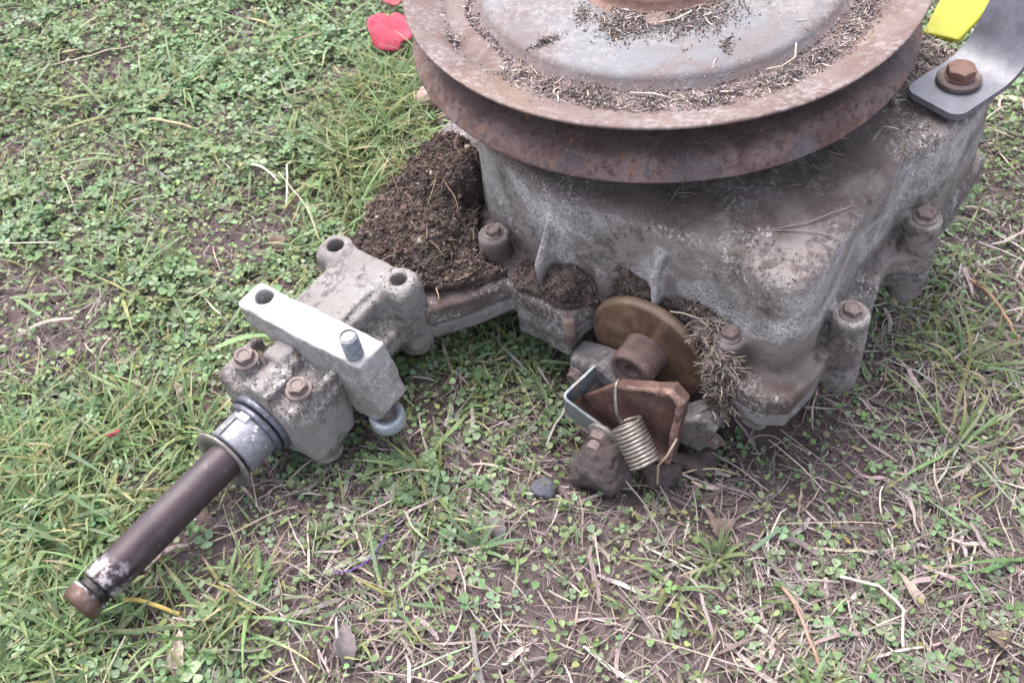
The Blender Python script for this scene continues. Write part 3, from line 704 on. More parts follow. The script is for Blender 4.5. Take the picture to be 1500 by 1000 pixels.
# ------------------------------------------------------------ scatter builders (world or machine frame, metres)
def crumbs(P, size, cols, Rm=None):
    """irregular little lumps at points P"""
    n = len(P); T0 = np.array([[1,0,0],[-1,0,0],[0,1,0],[0,-1,0],[0,0,1],[0,0,-1]], float)
    F0 = np.array([[0,2,4],[2,1,4],[1,3,4],[3,0,4],[2,0,5],[1,2,5],[3,1,5],[0,3,5]])
    s = np.asarray(size)[:, None, None]*RNG.uniform(.5, 1.2, (n, 6, 1))*RNG.uniform(.6, 1.2, (n, 1, 3))
    a = RNG.uniform(0, 2*pi, n); b = RNG.uniform(0, 2*pi, n); Q = T0[None]*s
    ca, sa, cb, sb = np.cos(a)[:, None], np.sin(a)[:, None], np.cos(b)[:, None], np.sin(b)[:, None]
    x = Q[..., 0]*ca-Q[..., 1]*sa; y = Q[..., 0]*sa+Q[..., 1]*ca; z = Q[..., 2]
    y, z = y*cb-z*sb, y*sb+z*cb
    V = np.stack([x, y, z], -1)+P[:, None]
    F = (F0[None]+(np.arange(n)*6)[:, None, None]).reshape(-1, 3)
    return V.reshape(-1, 3), F, np.repeat(cols, 6, 0)
def ribbons(P, az, e0, e1, L, W, cols, K=5, kink=0, tipcol=None, clampz=True, cap=None, up=None, taper=1.0, flat=None, twist=0.6):
    """grass blades / straws: curved tapering ribbons. e0,e1 elevation at base/tip"""
    n = len(P); t = np.linspace(0, 1, K+1)
    pos = np.zeros((n, K+1, 3)); pos[:, 0] = P; a = az.copy(); dirs = np.zeros((n, K+1, 3))
    for k in range(K+1):
        e = e0+(e1-e0)*(k/K)
        a = a+RNG.normal(0, 1, n)*kink
        dv = np.stack([np.cos(e)*np.cos(a), np.cos(e)*np.sin(a), np.sin(e)], -1); dirs[:, k] = dv
        if k < K: pos[:, k+1] = pos[:, k]+dv*(L/K)[:, None]
    if cap is not None:
        over = np.maximum(pos[..., 2]-cap[:, None], 0); pos[..., 2] -= over*.93
    if clampz:
        g = gz(pos[..., 0], pos[..., 1])+.0006+RNG.uniform(0, .003, n)[:, None]; pos[..., 2] = np.maximum(pos[..., 2], g)
    side = np.stack([-dirs[..., 1], dirs[..., 0], 0*dirs[..., 0]], -1); side /= np.linalg.norm(side, axis=-1, keepdims=True)+1e-9
    tw = RNG.uniform(-1, 1, n)[:, None]*twist+np.linspace(0, 1, K+1)[None]*RNG.uniform(-1, 1, n)[:, None]*twist
    nor = np.cross(dirs, side); side = side*np.cos(tw)[..., None]+nor*np.sin(tw)[..., None]
    w = (1-taper*t**2.2)[None]*(.55+.45*np.minimum(1, t*4))[None]; w = np.maximum(w, .06)*W[:, None]/2
    A_ = pos+side*w[..., None]; B_ = pos-side*w[..., None]
    V = np.stack([A_, B_], 2).reshape(n, (K+1)*2, 3)
    f = np.array([[2*k, 2*k+1, 2*k+3, 2*k+2] for k in range(K)])
    F = (f[None]+(np.arange(n)*(K+1)*2)[:, None, None]).reshape(-1, 4)
    c = np.repeat(cols[:, None], K+1, 1)
    if tipcol is not None:
        m = np.clip((t[None]-tipcol[0][:, None])*5, 0, 1)[..., None]; c = c*(1-m)+tipcol[1][:, None]*m
    c = np.repeat(c[:, :, None], 2, 2).reshape(-1, 3)
    return V.reshape(-1, 3), F, c
# leaflet: obovate, 8 triangles, folded along the midrib
LF = np.array([(.5,0,-.05),(0,0,0),(.28,.24,.03),(.62,.45,.06),(.90,.32,.05),(.97,0,0),(.90,-.32,.05),(.62,-.45,.06),(.28,-.24,.03)])
LFF = np.array([[0,i,i % 8+1] for i in range(1, 9)])
def leaflets(P, az, tilt, roll, size, wid, cols):
    """single leaves; P base, az heading, tilt elevation"""
    n = len(P); Q = LF[None]*size[:, None, None]*np.stack([np.ones(n), wid, np.ones(n)], -1)[:, None]
    ca, sa = np.cos(roll)[:, None], np.sin(roll)[:, None]; y = Q[..., 1]*ca-Q[..., 2]*sa; z = Q[..., 1]*sa+Q[..., 2]*ca; x = Q[..., 0]
    ct, st = np.cos(tilt)[:, None], np.sin(tilt)[:, None]; x, z = x*ct-z*st, x*st+z*ct
    c2, s2 = np.cos(az)[:, None], np.sin(az)[:, None]; x, y = x*c2-y*s2, x*s2+y*c2
    V = np.stack([x, y, z], -1)+P[:, None]; F = (LFF[None]+(np.arange(n)*9)[:, None, None]).reshape(-1, 3)
    c = np.repeat(cols[:, None], 9, 1); c[:, [0, 1, 5]] *= .90; c[:, 0] *= 1.1
    return V.reshape(-1, 3), F, c.reshape(-1, 3)
def cat(parts):
    V = []; F = []; Cc = []; o = 0
    for v, f, c in parts: V.append(v); F.append(f+o); Cc.append(c); o += len(v)
    return np.concatenate(V), np.concatenate(F), np.concatenate(Cc)

# ---- where things may grow
def sig(x): return 1/(1+np.exp(-x))
def dryness(x, y):
    s = sig((x*.9-(y-.30)-.005)/.05)
    s = np.maximum(s, 1.0*np.exp(-(((x+.10)/.055)**2+((y-.245)/.055)**2)))      # straw patch below the housing
    s = np.maximum(s, .75*np.exp(-(((x+.02)/.12)**2+((y-.20)/.05)**2)))
    s = np.maximum(s, .8*np.exp(-(((x-.36)/.06)**2+((y-.52)/.09)**2)))
    s = np.maximum(s, .55*np.exp(-(((x+.30)/.07)**2+((y-.36)/.05)**2)))
    return np.clip(s+fbm(x*14, y*14, 0*x+3.3, 3)*.6, 0, 1)
def bare(x, y):
    g = 0
    for cx, cy, rx, ry, a in ((.10,.262,.055,.028,.5),(.155,.235,.05,.03,.4),(.03,.215,.05,.03,.3),(-.105,.232,.03,.03,.35),(-.29,.375,.06,.05,.3),(-.17,.50,.06,.04,.2),(.20,.285,.05,.03,.35),(-.02,.17,.08,.03,.2),(-.06,.31,.03,.02,.25),(-.24,.27,.02,.03,.2)):
        g = g+a*np.exp(-(((x-cx)/rx)**2+((y-cy)/ry)**2))
    return sig((fbm(x*22+5, y*22, 0*x+11.3, 3)-.08+1.25*g)*14)
def under(P):
    """points hidden inside or right below the case"""
    q = to_local(P)*1000; u, v = q[:, 0], q[:, 1]
    return (u > -84) & (u < 122) & (v > -100) & (v < 152)
def capz(P):
    q = to_local(np.c_[P[:, :2], np.zeros(len(P))])*1000; u, v = q[:, 0], q[:, 1]
    z = gz(P[:, 0], P[:, 1]); cap = z+.2
    ax = (u > 180) & (u < 425) & (np.abs(v-AV) < 38)
    cap = np.where(ax, np.where(u > 318, np.where(np.abs(v-AV) < 16, .010+.012*(np.abs(v-AV)/16)**2, .2), .012), cap)
    fr = (u > 108) & (u < 200) & (v > -40) & (v < 160); cap = np.where(fr, .014+.0*u, cap)
    br_ = (u > 130) & (u < 200) & (v > 22) & (v < 138); cap = np.where(br_, .002, cap)
    fl = (u > -90) & (u < 200) & (v > -135) & (v < 195) & ~fr; cap = np.where(fl, .026, cap)
    rs = (v > 150) & (v < 182) & (u > -20) & (u < 110); cap = np.where(rs, .012, cap)
    return cap
def sample(n, dens, box=(-.56, .60, .10, .96)):
    """rejection sampling on the lawn, thinned outside the frame"""
    out = []; tot = 0
    while tot < n:
        x = RNG.uniform(box[0], box[1], n); y = RNG.uniform(box[2], box[3], n)
        inside = np.abs(x) < .27+.30*(y-.14)
        k = RNG.random(n) < dens(x, y)*np.where(inside, 1, .35)
        P = np.stack([x[k], y[k], 0*x[k]], -1); P = P[~under(P)]; out.append(P); tot += len(P)
    P = np.concatenate(out)[:n]; P[:, 2] = gz(P[:, 0], P[:, 1]); return P
def tint(n, base, v=.22, h=.10):
    c = np.array(base)[None]*(1+RNG.normal(0, v, n))[:, None]*(1+RNG.normal(0, h, (n, 3))); return np.clip(c, .008, .9)

# ---- clover
nC = 15000
def d_clover(x, y): return np.clip((1-.68*dryness(x, y))*(1-.88*bare(x, y))*np.clip(.62+1.5*fbm(x*11+40, y*11, 0*x+6, 3), .06, 1), 0, 1)
P = sample(nC, d_clover); cap = capz(P)
hgt = RNG.uniform(.001, .009, nC)*(1-.4*dryness(P[:, 0], P[:, 1])); P[:, 2] = np.minimum(P[:, 2]+hgt, np.maximum(cap-.003, P[:, 2]+.001))
S_ = RNG.uniform(.0028, .0050, nC)*RNG.choice([1, 1, 1.3, .8], nC)
A0 = RNG.uniform(0, 2*pi, nC)
base = tint(nC, (.170, .26, .125), .22, .07)
pale = RNG.random(nC) < .30; base[pale] = tint(int(pale.sum()), (.25, .34, .20), .15, .06)
parts = []
lean = RNG.normal(0, .25, nC); leana = RNG.uniform(0, 2*pi, nC)
for k in range(3):
    a = A0+k*2*pi/3+RNG.normal(0, .12, nC)
    tilt = RNG.normal(.12, .18, nC)+lean*np.cos(a-leana)
    parts.append(leaflets(P, a, tilt, RNG.normal(0, .22, nC), S_*RNG.uniform(.85, 1.1, nC), RNG.uniform(.95, 1.2, nC), base*RNG.uniform(.88, 1.12, (nC, 1))))
V, F, Cc = cat(parts)
link('clover', newmesh('clover', V, F, True, Cc), M_LEAF, None, kind='stuff', label='carpet of small green clover leaves across the lawn', category='clover')
# petioles
# ---- tiny-leaved weeds (round little leaves, densest at upper left)
nW = 70000
def d_weed(x, y): return np.clip(.12+.95*sig((y-.34-.25*x)/.06)*(1-.35*dryness(x, y))*(1-.6*bare(x, y))*(1-.4*sig((-fbm(x*13, y*13, 0*x+8, 3)-.1)*9)), 0, 1)
P = sample(nW, d_weed); cap = capz(P)
P[:, 2] = np.minimum(P[:, 2]+RNG.uniform(.0003, .007, nW), np.maximum(cap-.002, P[:, 2]))
base = tint(nW, (.205, .28, .13), .28, .09); y_ = RNG.random(nW) < .12; base[y_] = tint(int(y_.sum()), (.26, .27, .11), .2, .08)
p2 = RNG.random(nW) < .2; base[p2] = tint(int(p2.sum()), (.29, .36, .22), .15, .06)
V, F, Cc = leaflets(P, RNG.uniform(0, 2*pi, nW), RNG.normal(.15, .35, nW), RNG.normal(0, .35, nW), RNG.uniform(.0020, .0052, nW), RNG.uniform(.55, 1.1, nW), base)
link('ground_cover', newmesh('ground_cover', V, F, True, Cc), M_LEAF, None, kind='stuff', label='mat of tiny round weed leaves between the clover and grass', category='weeds')

# ---- green grass: loose blades and tufts
def blades(n, dens, Lr, Wr, colr, e0r=(.5, 1.3), e1r=(-.5, .5), tuft=0, tr=.006):
    if tuft:
        nt_ = max(1, n//tuft); Cn = sample(nt_, dens); P = np.repeat(Cn, tuft, 0)[:n]; n = len(P)
        off = RNG.normal(0, tr, (n, 2)); P = P.copy(); P[:, :2] += off; az = np.arctan2(off[:, 1], off[:, 0])+RNG.normal(0, .5, n)
        sc = np.repeat(RNG.uniform(.6, 1.3, nt_), tuft)[:n]
    else: P = sample(n, dens); az = RNG.uniform(0, 2*pi, n); sc = np.ones(n)
    P[:, 2] = gz(P[:, 0], P[:, 1])-.001
    cap = capz(P); L = RNG.uniform(*Lr, n)*sc; low = cap < .05; L = np.where(low, L*.6, L)
    c = tint(n, colr, .22, .07); yel = RNG.random(n) < .13; c[yel] = tint(int(yel.sum()), (.26, .26, .11), .2, .06)
    tip = (RNG.uniform(.45, 1.6, n), tint(n, (.42, .35, .20), .2, .05))
    return ribbons(P, az, RNG.uniform(*e0r, n), RNG.uniform(*e1r, n), L, RNG.uniform(*Wr, n), c, 6, .07, tip, True, cap)
def d_grass(x, y):
    g = .17-.13*dryness(x, y)
    g = g+.8*np.exp(-(((x+.22)/.12)**2+((y-.21)/.09)**2))      # lower left
    g = g+.9*np.exp(-(((x+.07)/.07)**2+((y-.57)/.09)**2))      # left of the pulley
    g = g+.7*np.exp(-(((x-.27)/.06)**2+((y-.37)/.07)**2))      # right of the case corner
    g = g+.6*np.exp(-(((x-.02)/.07)**2+((y-.34)/.05)**2))      # in the shade before the case
    g = g+.25*np.exp(-(((x-.36)/.08)**2+((y-.30)/.10)**2))
    return np.clip(g*(1-.55*dryness(x, y))*(1-.6*bare(x, y))*(.45+.9*np.clip(fbm(x*16, y*16+20, 0*x+4, 3)+.35, 0, 1)), 0, 1)
B1 = blades(8000, d_grass, (.010, .030), (.0009, .0022), (.205, .27, .12), tuft=0)
B2 = blades(5200, lambda x, y: d_grass(x, y)**1.6, (.016, .042), (.0012, .0027), (.19, .265, .12), (.35, 1.25), (-.45, .35), 12, .0035)
B3 = blades(900, lambda x, y: d_grass(x, y)**1.3, (.03, .062), (.0018, .0034), (.205, .29, .15), (.15, .8), (-.35, .1), 5, .004)
V, F, Cc = cat([B1, B2, B3])
link('grass', newmesh('grass', V, F, True, Cc), M_LEAF, None, kind='stuff', label='short green grass blades and tufts growing through the clover', category='grass')

# ---- dry straw
def straw(n, dens, Lr, Wr, colr, kink=.12, e0=(-.12, .35), e1=(-.5, .05), K=5, taper=.45, lift=.004):
    P = sample(n, dens); P[:, 2] += RNG.uniform(0, lift, n); cap = capz(P)
    az = RNG.uniform(0, 2*pi, n); c = tint(n, colr, .28, .05)
    g = RNG.random(n) < .3; c[g] = tint(int(g.sum()), (.19, .155, .145), .2, .05)
    return ribbons(P, az, RNG.uniform(*e0, n), RNG.uniform(*e1, n), RNG.uniform(*Lr, n), RNG.uniform(*Wr, n), c, K, kink*1.5, None, True, cap, taper=taper, twist=.9)
d1 = lambda x, y: np.clip(.22+.78*dryness(x, y), 0, 1)
d2 = lambda x, y: np.clip(.02+.98*dryness(x, y)**1.5, 0, 1)
Sx = [straw(13500, lambda x, y: d1(x, y)*(1-.6*bare(x, y)), (.004, .017), (.0003, .0011), (.285, .235, .215)),
      straw(4300, lambda x, y: d2(x, y)*(1-.75*bare(x, y)), (.012, .034), (.0005, .0015), (.36, .305, .275), .10),
      straw(650, lambda x, y: d2(x, y)*(1-.5*bare(x, y)), (.016, .042), (.0018, .0036), (.35, .295, .27), .16),
      straw(13000, lambda x, y: d1(x, y)*(1-.4*bare(x, y)), (.006, .03), (.00025, .0006), (.23, .185, .175), .25),
      straw(300, lambda x, y: d1(x, y)*.6+.4, (.03, .075), (.0005, .0010), (.40, .34, .285), .05, (.0, .25), (-.25, .05), 7, .3, .008)]
V, F, Cc = cat(Sx)
link('dry_grass', newmesh('dry_grass', V, F, True, Cc), M_STRAWM, None, kind='stuff', label='litter of tan dead grass stalks lying over the soil', category='dry grass')

# ---- soil crumbs and small debris on the ground
nK = 26000; P = sample(nK, lambda x, y: .3+.7*np.maximum(bare(x, y), dryness(x, y))); s = RNG.uniform(.0003, .0018, nK)**1.0; P[:, 2] += s*.3
c = tint(nK, (.13, .10, .097), .35, .05); w = RNG.random(nK) < .07; c[w] = tint(int(w.sum()), (.42, .37, .33), .2, .04)
V, F, Cc = crumbs(P, s, c)
link('soil_crumbs', newmesh('soil_crumbs', V, F, False, Cc), M_CRUMB, None, kind='stuff', label='loose brown soil crumbs scattered over the bare ground', category='soil')

# ------------------------------------------------------------ debris on the machine (machine frame, stuff)
def onsurf(Vm, Fm, n, cond=None):
    a, b_, c_ = Vm[Fm[:, 0]], Vm[Fm[:, 1]], Vm[Fm[:, 2]]; nn = np.cross(b_-a, c_-a); nn /= np.linalg.norm(nn, axis=1)[:, None]+1e-9
    ctr = (a+c_)/2; ok = nn[:, 2] > .15
    if cond is not None: ok &= cond(ctr)
    I = np.nonzero(ok)[0]; I = RNG.choice(I, n); return ctr[I]*.001, nn[I]
def debris(name, label, P, ncr, scr, crcol, nst, Lst, Wst, stcol):
    parts = []
    if ncr:
        I = RNG.integers(0, len(P), ncr); s = RNG.uniform(*scr, ncr); c = tint(ncr, crcol, .35, .05)
        w = RNG.random(ncr) < .03; c[w] = tint(int(w.sum()), (.25, .21, .19), .2, .04)
        v, f, cc = crumbs(P[I]+RNG.normal(0, .0004, (ncr, 3)), s, c); f = np.concatenate([f, f[:, 2:3]], 1); parts.append((v, f[:, :4], cc))
    I = RNG.integers(0, len(P), nst)
    rb = ribbons(P[I]+np.array([0, 0, .0006]), RNG.uniform(0, 2*pi, nst), RNG.uniform(-.2, .6, nst), RNG.uniform(-.6, .2, nst), RNG.uniform(*Lst, nst), RNG.uniform(*Wst, nst), tint(nst, stcol, .3, .05), 4, .2, None, False, taper=.5, twist=1.2)
    if parts:
        # triangles and quads are kept in two meshes' worth of faces: turn quads into triangles
        v, f, cc = parts[0]; tri = f[:, :3]; q = rb[1]; q = np.concatenate([q[:, [0, 1, 2]], q[:, [0, 2, 3]]]); V, F, Cc = cat([(v, tri, cc), (rb[0], q, rb[2])])
    else: V, F, Cc = rb
    o = link(name, newmesh(name, V, F, False, Cc), M_CRUMB, None, kind='stuff', label=label, category='debris'); o.matrix_world = MACH; return o
P1, _ = onsurf(V_c1, F_c1, 9000); P2, _ = onsurf(V_c2, F_c2, 4000); P3, _ = onsurf(V_c3, F_c3, 3000); P4, _ = onsurf(V_c4, F_c4, 3000)
debris('soil_debris', 'larger soil clods with a few dead roots on the caked flange beside the housing', P1, 260, (.0015, .0038), (.085, .064, .055), 60, (.012, .028), (.0003, .0008), (.22, .165, .125))
debris('soil_debris', 'crumbs and plant fibres stuck in the dark soil beside the axle housing', P1, 9000, (.0003, .0016), (.07, .052, .045), 420, (.002, .008), (.0002, .0007), (.17, .125, .095))
debris('soil_debris', 'fine crumbs and fibres in the soil between the casting ribs', P2, 5000, (.0003, .0012), (.10, .075, .065), 300, (.002, .006), (.0002, .0006), (.18, .14, .11))
debris('straw_debris', 'chopped pale straw matted beside the brown brake disc', P3, 1500, (.0003, .0012), (.15, .115, .10), 1500, (.002, .008), (.0002, .0007), (.26, .215, .185))
debris('grit_debris', 'pale grit and plant bits behind the grey bracket pad', P4, 4000, (.0003, .0013), (.25, .20, .185), 600, (.002, .008), (.0003, .0008), (.42, .36, .30))
PU, _ = onsurf(V_up, F_up, 9000, lambda c: (c[:, 2] > -90) & (c[:, 0] < 130) & (vnoise(c[:, 0]*.05, c[:, 1]*.05, c[:, 2]*.02) > .58))
debris('case_debris', 'thin scatter of soil crumbs on top of the aluminium case', PU, 4200, (.00018, .0007), (.10, .078, .072), 120, (.003, .012), (.0002, .0006), (.38, .32, .28))
PH, _ = onsurf(V_ho, F_ho, 4000, lambda c: (c[:, 0] > 255) & (c[:, 2] < -101.5) | ((c[:, 0] < 235) & (c[:, 1] > -60)))
debris('housing_debris', 'soil crumbs and fibres between the two housing bolts beside the white bar', PH, 1800, (.0002, .0007), (.12, .095, .085), 300, (.0015, .005), (.0002, .0005), (.24, .19, .16))

# grit on the pulley: ring groove, near the hub, thin overall
def pol(r, th): return np.stack([r*np.cos(th), r*np.sin(th)], -1)
def ph(r): return np.interp(r, [0, 48, 84, 94.5, 97.2, 98.6, 101.4, 103, 115.5, 117.6, 119.5, 133, 140], [-3.2, -3, -1.7, -1.9, -2.6, -4.2, -8.8, -9.2, -9, -8.2, -6.9, -1.8, .4])
n1 = 24000; r = np.clip(RNG.normal(109.5, 4.2, n1), 101, 120); th = RNG.uniform(0, 2*pi, n1)
keep = vnoise(th*2.2+9, r*.07, 0*r) + .35*np.cos(th-radians(52)) > .38; r, th = r[keep], th[keep]
lump = np.clip((fbm(th*14, r*.12, 0*r+3, 3)+.15), 0, 1)
h_ = RNG.random(len(r))*lump*.0045
X1 = np.c_[pol(r*.001, th), ph(r)*.001+h_]
n2_ = 5200; r2 = RNG.uniform(42, 139, n2_); t2 = RNG.uniform(0, 2*pi, n2_)
k2 = vnoise(r2*.06*np.cos(t2)+20, r2*.06*np.sin(t2)+20, 0*r2+5) > .52; r2, t2 = r2[k2], t2[k2]; X2 = np.c_[pol(r2*.001, t2), ph(r2)*.001]
n3_ = 3600; a3 = RNG.normal(radians(46), .30, n3_); r3 = np.abs(RNG.normal(54, 8, n3_))
a3 = np.where(RNG.random(n3_) < .4, RNG.normal(radians(12), .10, n3_), a3); r3 = np.clip(r3, 45, 92); X3 = np.c_[pol(r3*.001, a3), ph(r3)*.001+RNG.random(n3_)*.0012]
def clumpat(u, v, su, sv, n, hh=.002, ang=0):
    x = RNG.normal(0, su, n); y = RNG.normal(0, sv, n); c_, s_ = cos(ang), sin(ang); X = u+x*c_-y*s_; Y = v+x*s_+y*c_
    return np.c_[X*.001, Y*.001, ph(np.hypot(X, Y))*.001+RNG.random(n)*hh*np.exp(-(x/su)**2-(y/sv)**2)]
X3 = np.concatenate([X3, clumpat(87,-15,5,1.4,330,.003,-.45), clumpat(103,-62,6,2,300,.003,.9), clumpat(62,8,7,1.6,260,.001,.9), clumpat(57,-12,5,3,300,.0015,.6), clumpat(48,66,4,2,160,.001,.3)])
parts = []
for X_, sz, cc_, wf in ((X1, (.0002, .0009), (.19, .155, .15), .14), (X2, (.00015, .0006), (.22, .185, .18), .35), (X3, (.0002, .0009), (.16, .13, .12), .12)):
    n = len(X_); c = tint(n, cc_, .35, .05); w = RNG.random(n) < wf; c[w] = tint(int(w.sum()), (.42, .39, .39), .2, .03)
    d_ = RNG.random(n) < .15; c[d_] = tint(int(d_.sum()), (.09, .07, .062), .3, .04); parts.append(crumbs(X_, RNG.uniform(*sz, n), c))
XX = np.concatenate([X1, X3, X2[:600]]); nst = 900; I = RNG.integers(0, len(XX), nst)
rb = ribbons(XX[I]+np.array([0, 0, .0005]), RNG.uniform(0, 2*pi, nst), RNG.uniform(-.05, .25, nst), RNG.uniform(-.3, .05, nst), RNG.uniform(.002, .008, nst), RNG.uniform(.0003, .0007, nst), tint(nst, (.34, .28, .25), .35, .05), 4, .3, None, False, taper=.4, twist=1.2)
q_ = rb[1]; parts.append((rb[0], np.concatenate([q_[:, [0, 1, 2]], q_[:, [0, 2, 3]]]), rb[2]))
V, F, Cc = cat(parts)
o = link('pulley_grit', newmesh('pulley_grit', V, F, False, Cc), M_CRUMB, None, kind='stuff', label='dry grit and chaff lying in the ring hollow of the pulley face', category='debris'); o.matrix_world = MACH

# ------------------------------------------------------------ single things on the ground
def wpos(x, y, dz=0): return (x, y, float(gz(x, y))+dz)
def lump(name, label, catg, loc, r, amp, sc, m, rot=0, h=.9, flat=0):
    def f(X, Y, Z): return ell(X, Y, Z, (0, 0, 0), r)+0*X
    R_ = max(r)+amp+3
    me, _, _ = sdfmesh(name, (-r[0]-amp-2, -r[1]-amp-2, -r[2]-amp-2), (r[0]+amp+2, r[1]+amp+2, r[2]+amp+2), h, f, amp, sc, 5)
    o = link(name, me, m, None, label=label, category=catg); o.location = loc; o.rotation_euler = (0, 0, rot); return o
lump('soil_clod', 'large rounded grey-brown clod of earth under the coil spring', 'clod', wpos(.050, .278, .015), (17, 15, 13), 8, .07, M_CLOD, .3)
lump('soil_clod', 'smaller purplish clod below the folded end of the rusty lever', 'clod', wpos(.083, .280, .010), (13, 9, 8), 7, .09, M_CLOD, -.5, .8)
lump('soil_clod', 'flat greyish lump of earth to the right of the lever tip', 'clod', wpos(.105, .288, .006), (14, 9, 5), 6, .1, M_CLOD, .2, .8)
M_SLATE = simple('slate_chip', (.085,.085,.105), .8, 0, .25, 300, .4)
M_PINK = simple('pinkish_stone', (.40,.27,.24), .85, 0, .2, 200, .5)
M_BSTONE = simple('brown_stone', (.20,.14,.135), .85, 0, .2, 200, .5)
lump('slate_chip', 'dark blue-grey flat stone chip in the clover left of the earth clod', 'stone', wpos(.018, .268, .004), (8, 6, 3), 2.5, .12, M_SLATE, .4, .6)
lump('stone', 'pinkish stone in the grass just below the left pulley rim', 'stone', wpos(-.060, .600, .008), (12, 9, 9), 4, .06, M_PINK, .2)
lump('stone', 'brown stone between the pinkish stone and the soil-covered flange', 'stone', wpos(-.046, .578, .008), (10, 8, 8), 4, .08, M_BSTONE, .7)

def leafplate(name, label, catg, loc, size, outline, m, az, tilt=.15, curl=.18, seed=1):
    """thin curled petal / dead leaf from an outline (unit coords), domed, with thickness"""
    rings = 6; n = len(outline); V = [(0, 0, 0)]; F = []
    rg = np.random.default_rng(seed)
    for k in range(1, rings+1):
        for i, (a, r) in enumerate(outline):
            rr = r*k/rings; x, y = rr*cos(a), rr*sin(a); z = curl*(x*x-.5*y*y)+.05*curl/.18*sin(5*x+seed)*rr+.04*sin(7*y+2*seed)*rr
            V.append((x, y, z))
    for i in range(n): F.append((0, 1+i, 1+(i+1) % n))
    for k in range(rings-1):
        for i in range(n): F.append((1+k*n+i, 1+(k+1)*n+i, 1+(k+1)*n+(i+1) % n, 1+k*n+(i+1) % n))
    V = [(v[0]*size[0], v[1]*size[1], v[2]*size[0]) for v in V]
    o = link(name, mixfaces(name, V, F), m, None, label=label, category=catg)
    md = o.modifiers.new('thickness', 'SOLIDIFY'); md.thickness = .0004
    o.location = loc; o.rotation_euler = (tilt, tilt*.5, az); return o
def outl(n, f): return [(2*pi*i/n, f(2*pi*i/n)) for i in range(n)]
M_RED = simple('crimson_petal', (.42,.05,.085), .7, 0, .35, 90, .15, .3)
M_PRED = simple('pink_petal', (.48,.11,.13), .7, 0, .25, 150, .15, .3)
leafplate('petal', 'large crimson notched petal on the grass left of the pulley rim', 'petal', wpos(-.0965, .672, .019), (.0185, .0215), outl(40, lambda a: 1-.42*math.exp(-((a-pi*.53)/.22)**2)-.35*math.exp(-((a-pi*1.72)/.25)**2)+.05*sin(5*a)), M_RED, .1, .25, .12, 2)
leafplate('petal', 'small pink petal lying just above the large crimson one', 'petal', wpos(-.1005, .722, .019), (.0095, .0100), outl(30, lambda a: 1-.3*math.exp(-((a-pi*1.0)/.3)**2)+.06*sin(4*a)), M_PRED, .3, .3, .2, 4)
leafplate('petal', 'tiny sliver of red petal in the clover left of the axle shaft', 'petal', wpos(-.2225, .295, .015), (.0042, .0016), outl(20, lambda a: 1+.1*sin(3*a)), M_RED, .6, .3, .2, 5)
M_DLEAF = simple('dead_leaf_tan', (.17,.125,.105), .85, 0, .35, 250, .5, .2)
M_GLEAF = simple('dead_leaf_grey', (.17,.145,.145), .85, 0, .22, 250, .5, .2)
M_PLEAF = simple('dead_leaf_pale', (.36,.285,.24), .8, 0, .28, 250, .4, .2)
def spl(a, k=.35): return 1/(1+k*abs(sin(a))**.6)
def G(px, py, z=0):     # photo pixel -> ground metres, used once to place loose litter
    X, Y = (px-750)/1400, -(py-500)/1400; c, s = cos(radians(51)), sin(radians(51))
    d = (X, c+Y*s, -s+Y*c); t = (z-.457)/d[2]; return d[0]*t, d[1]*t
for lab, px, py, sz, m, az in (
    ('grey curled dead leaf at the bottom, below the purple thread', 507, 948, (.0075,.0105), M_GLEAF, .2),
    ('narrow tan dead leaf at the bottom edge under the axle shaft', 262, 968, (.0045,.0135), M_PLEAF, .15),
    ('small brown dead leaf in the clover beside the white bar hole', 405, 352, (.0075,.0085), M_DLEAF, .4),
    ('tan strip of dead leaf in the clover left of the rusty housing bolts', 268, 578, (.0042,.0115), M_PLEAF, .7),
    ('pale pointed dead leaf among the straw at lower right', 1342, 868, (.0042,.0120), M_PLEAF, .45),
    ('pinkish triangular dead leaf on bare soil right of the lever', 1058, 768, (.0095,.0080), M_DLEAF, .6),
    ('grey dead leaf flat in the weeds near the left frame edge', 62, 295, (.0085,.0070), M_GLEAF, 1.0),
    ('bleached crumpled dead leaf in the lower right corner', 1468, 938, (.0075,.0060), M_DLEAF, .9),
    ('grey-brown dead leaf on soil at centre bottom', 728, 770, (.0062,.0075), M_GLEAF, .5),
    ('brown dead leaf flake under the left part of the straw', 660, 845, (.0052,.0042), M_DLEAF, .1)):
    x, y = G(px, py, .006)
    leafplate('dead_leaf', lab, 'leaf', wpos(x, y, .006), sz, outl(40, lambda a: (1.02/(abs(sin(a))**1.3*.95+abs(cos(a))**1.3*1.5)**.8)*(1+.10*sin(3*a+px)+.07*sin(8*a+px)+.05*sin(13*a))), m, az, .25, .7, px)
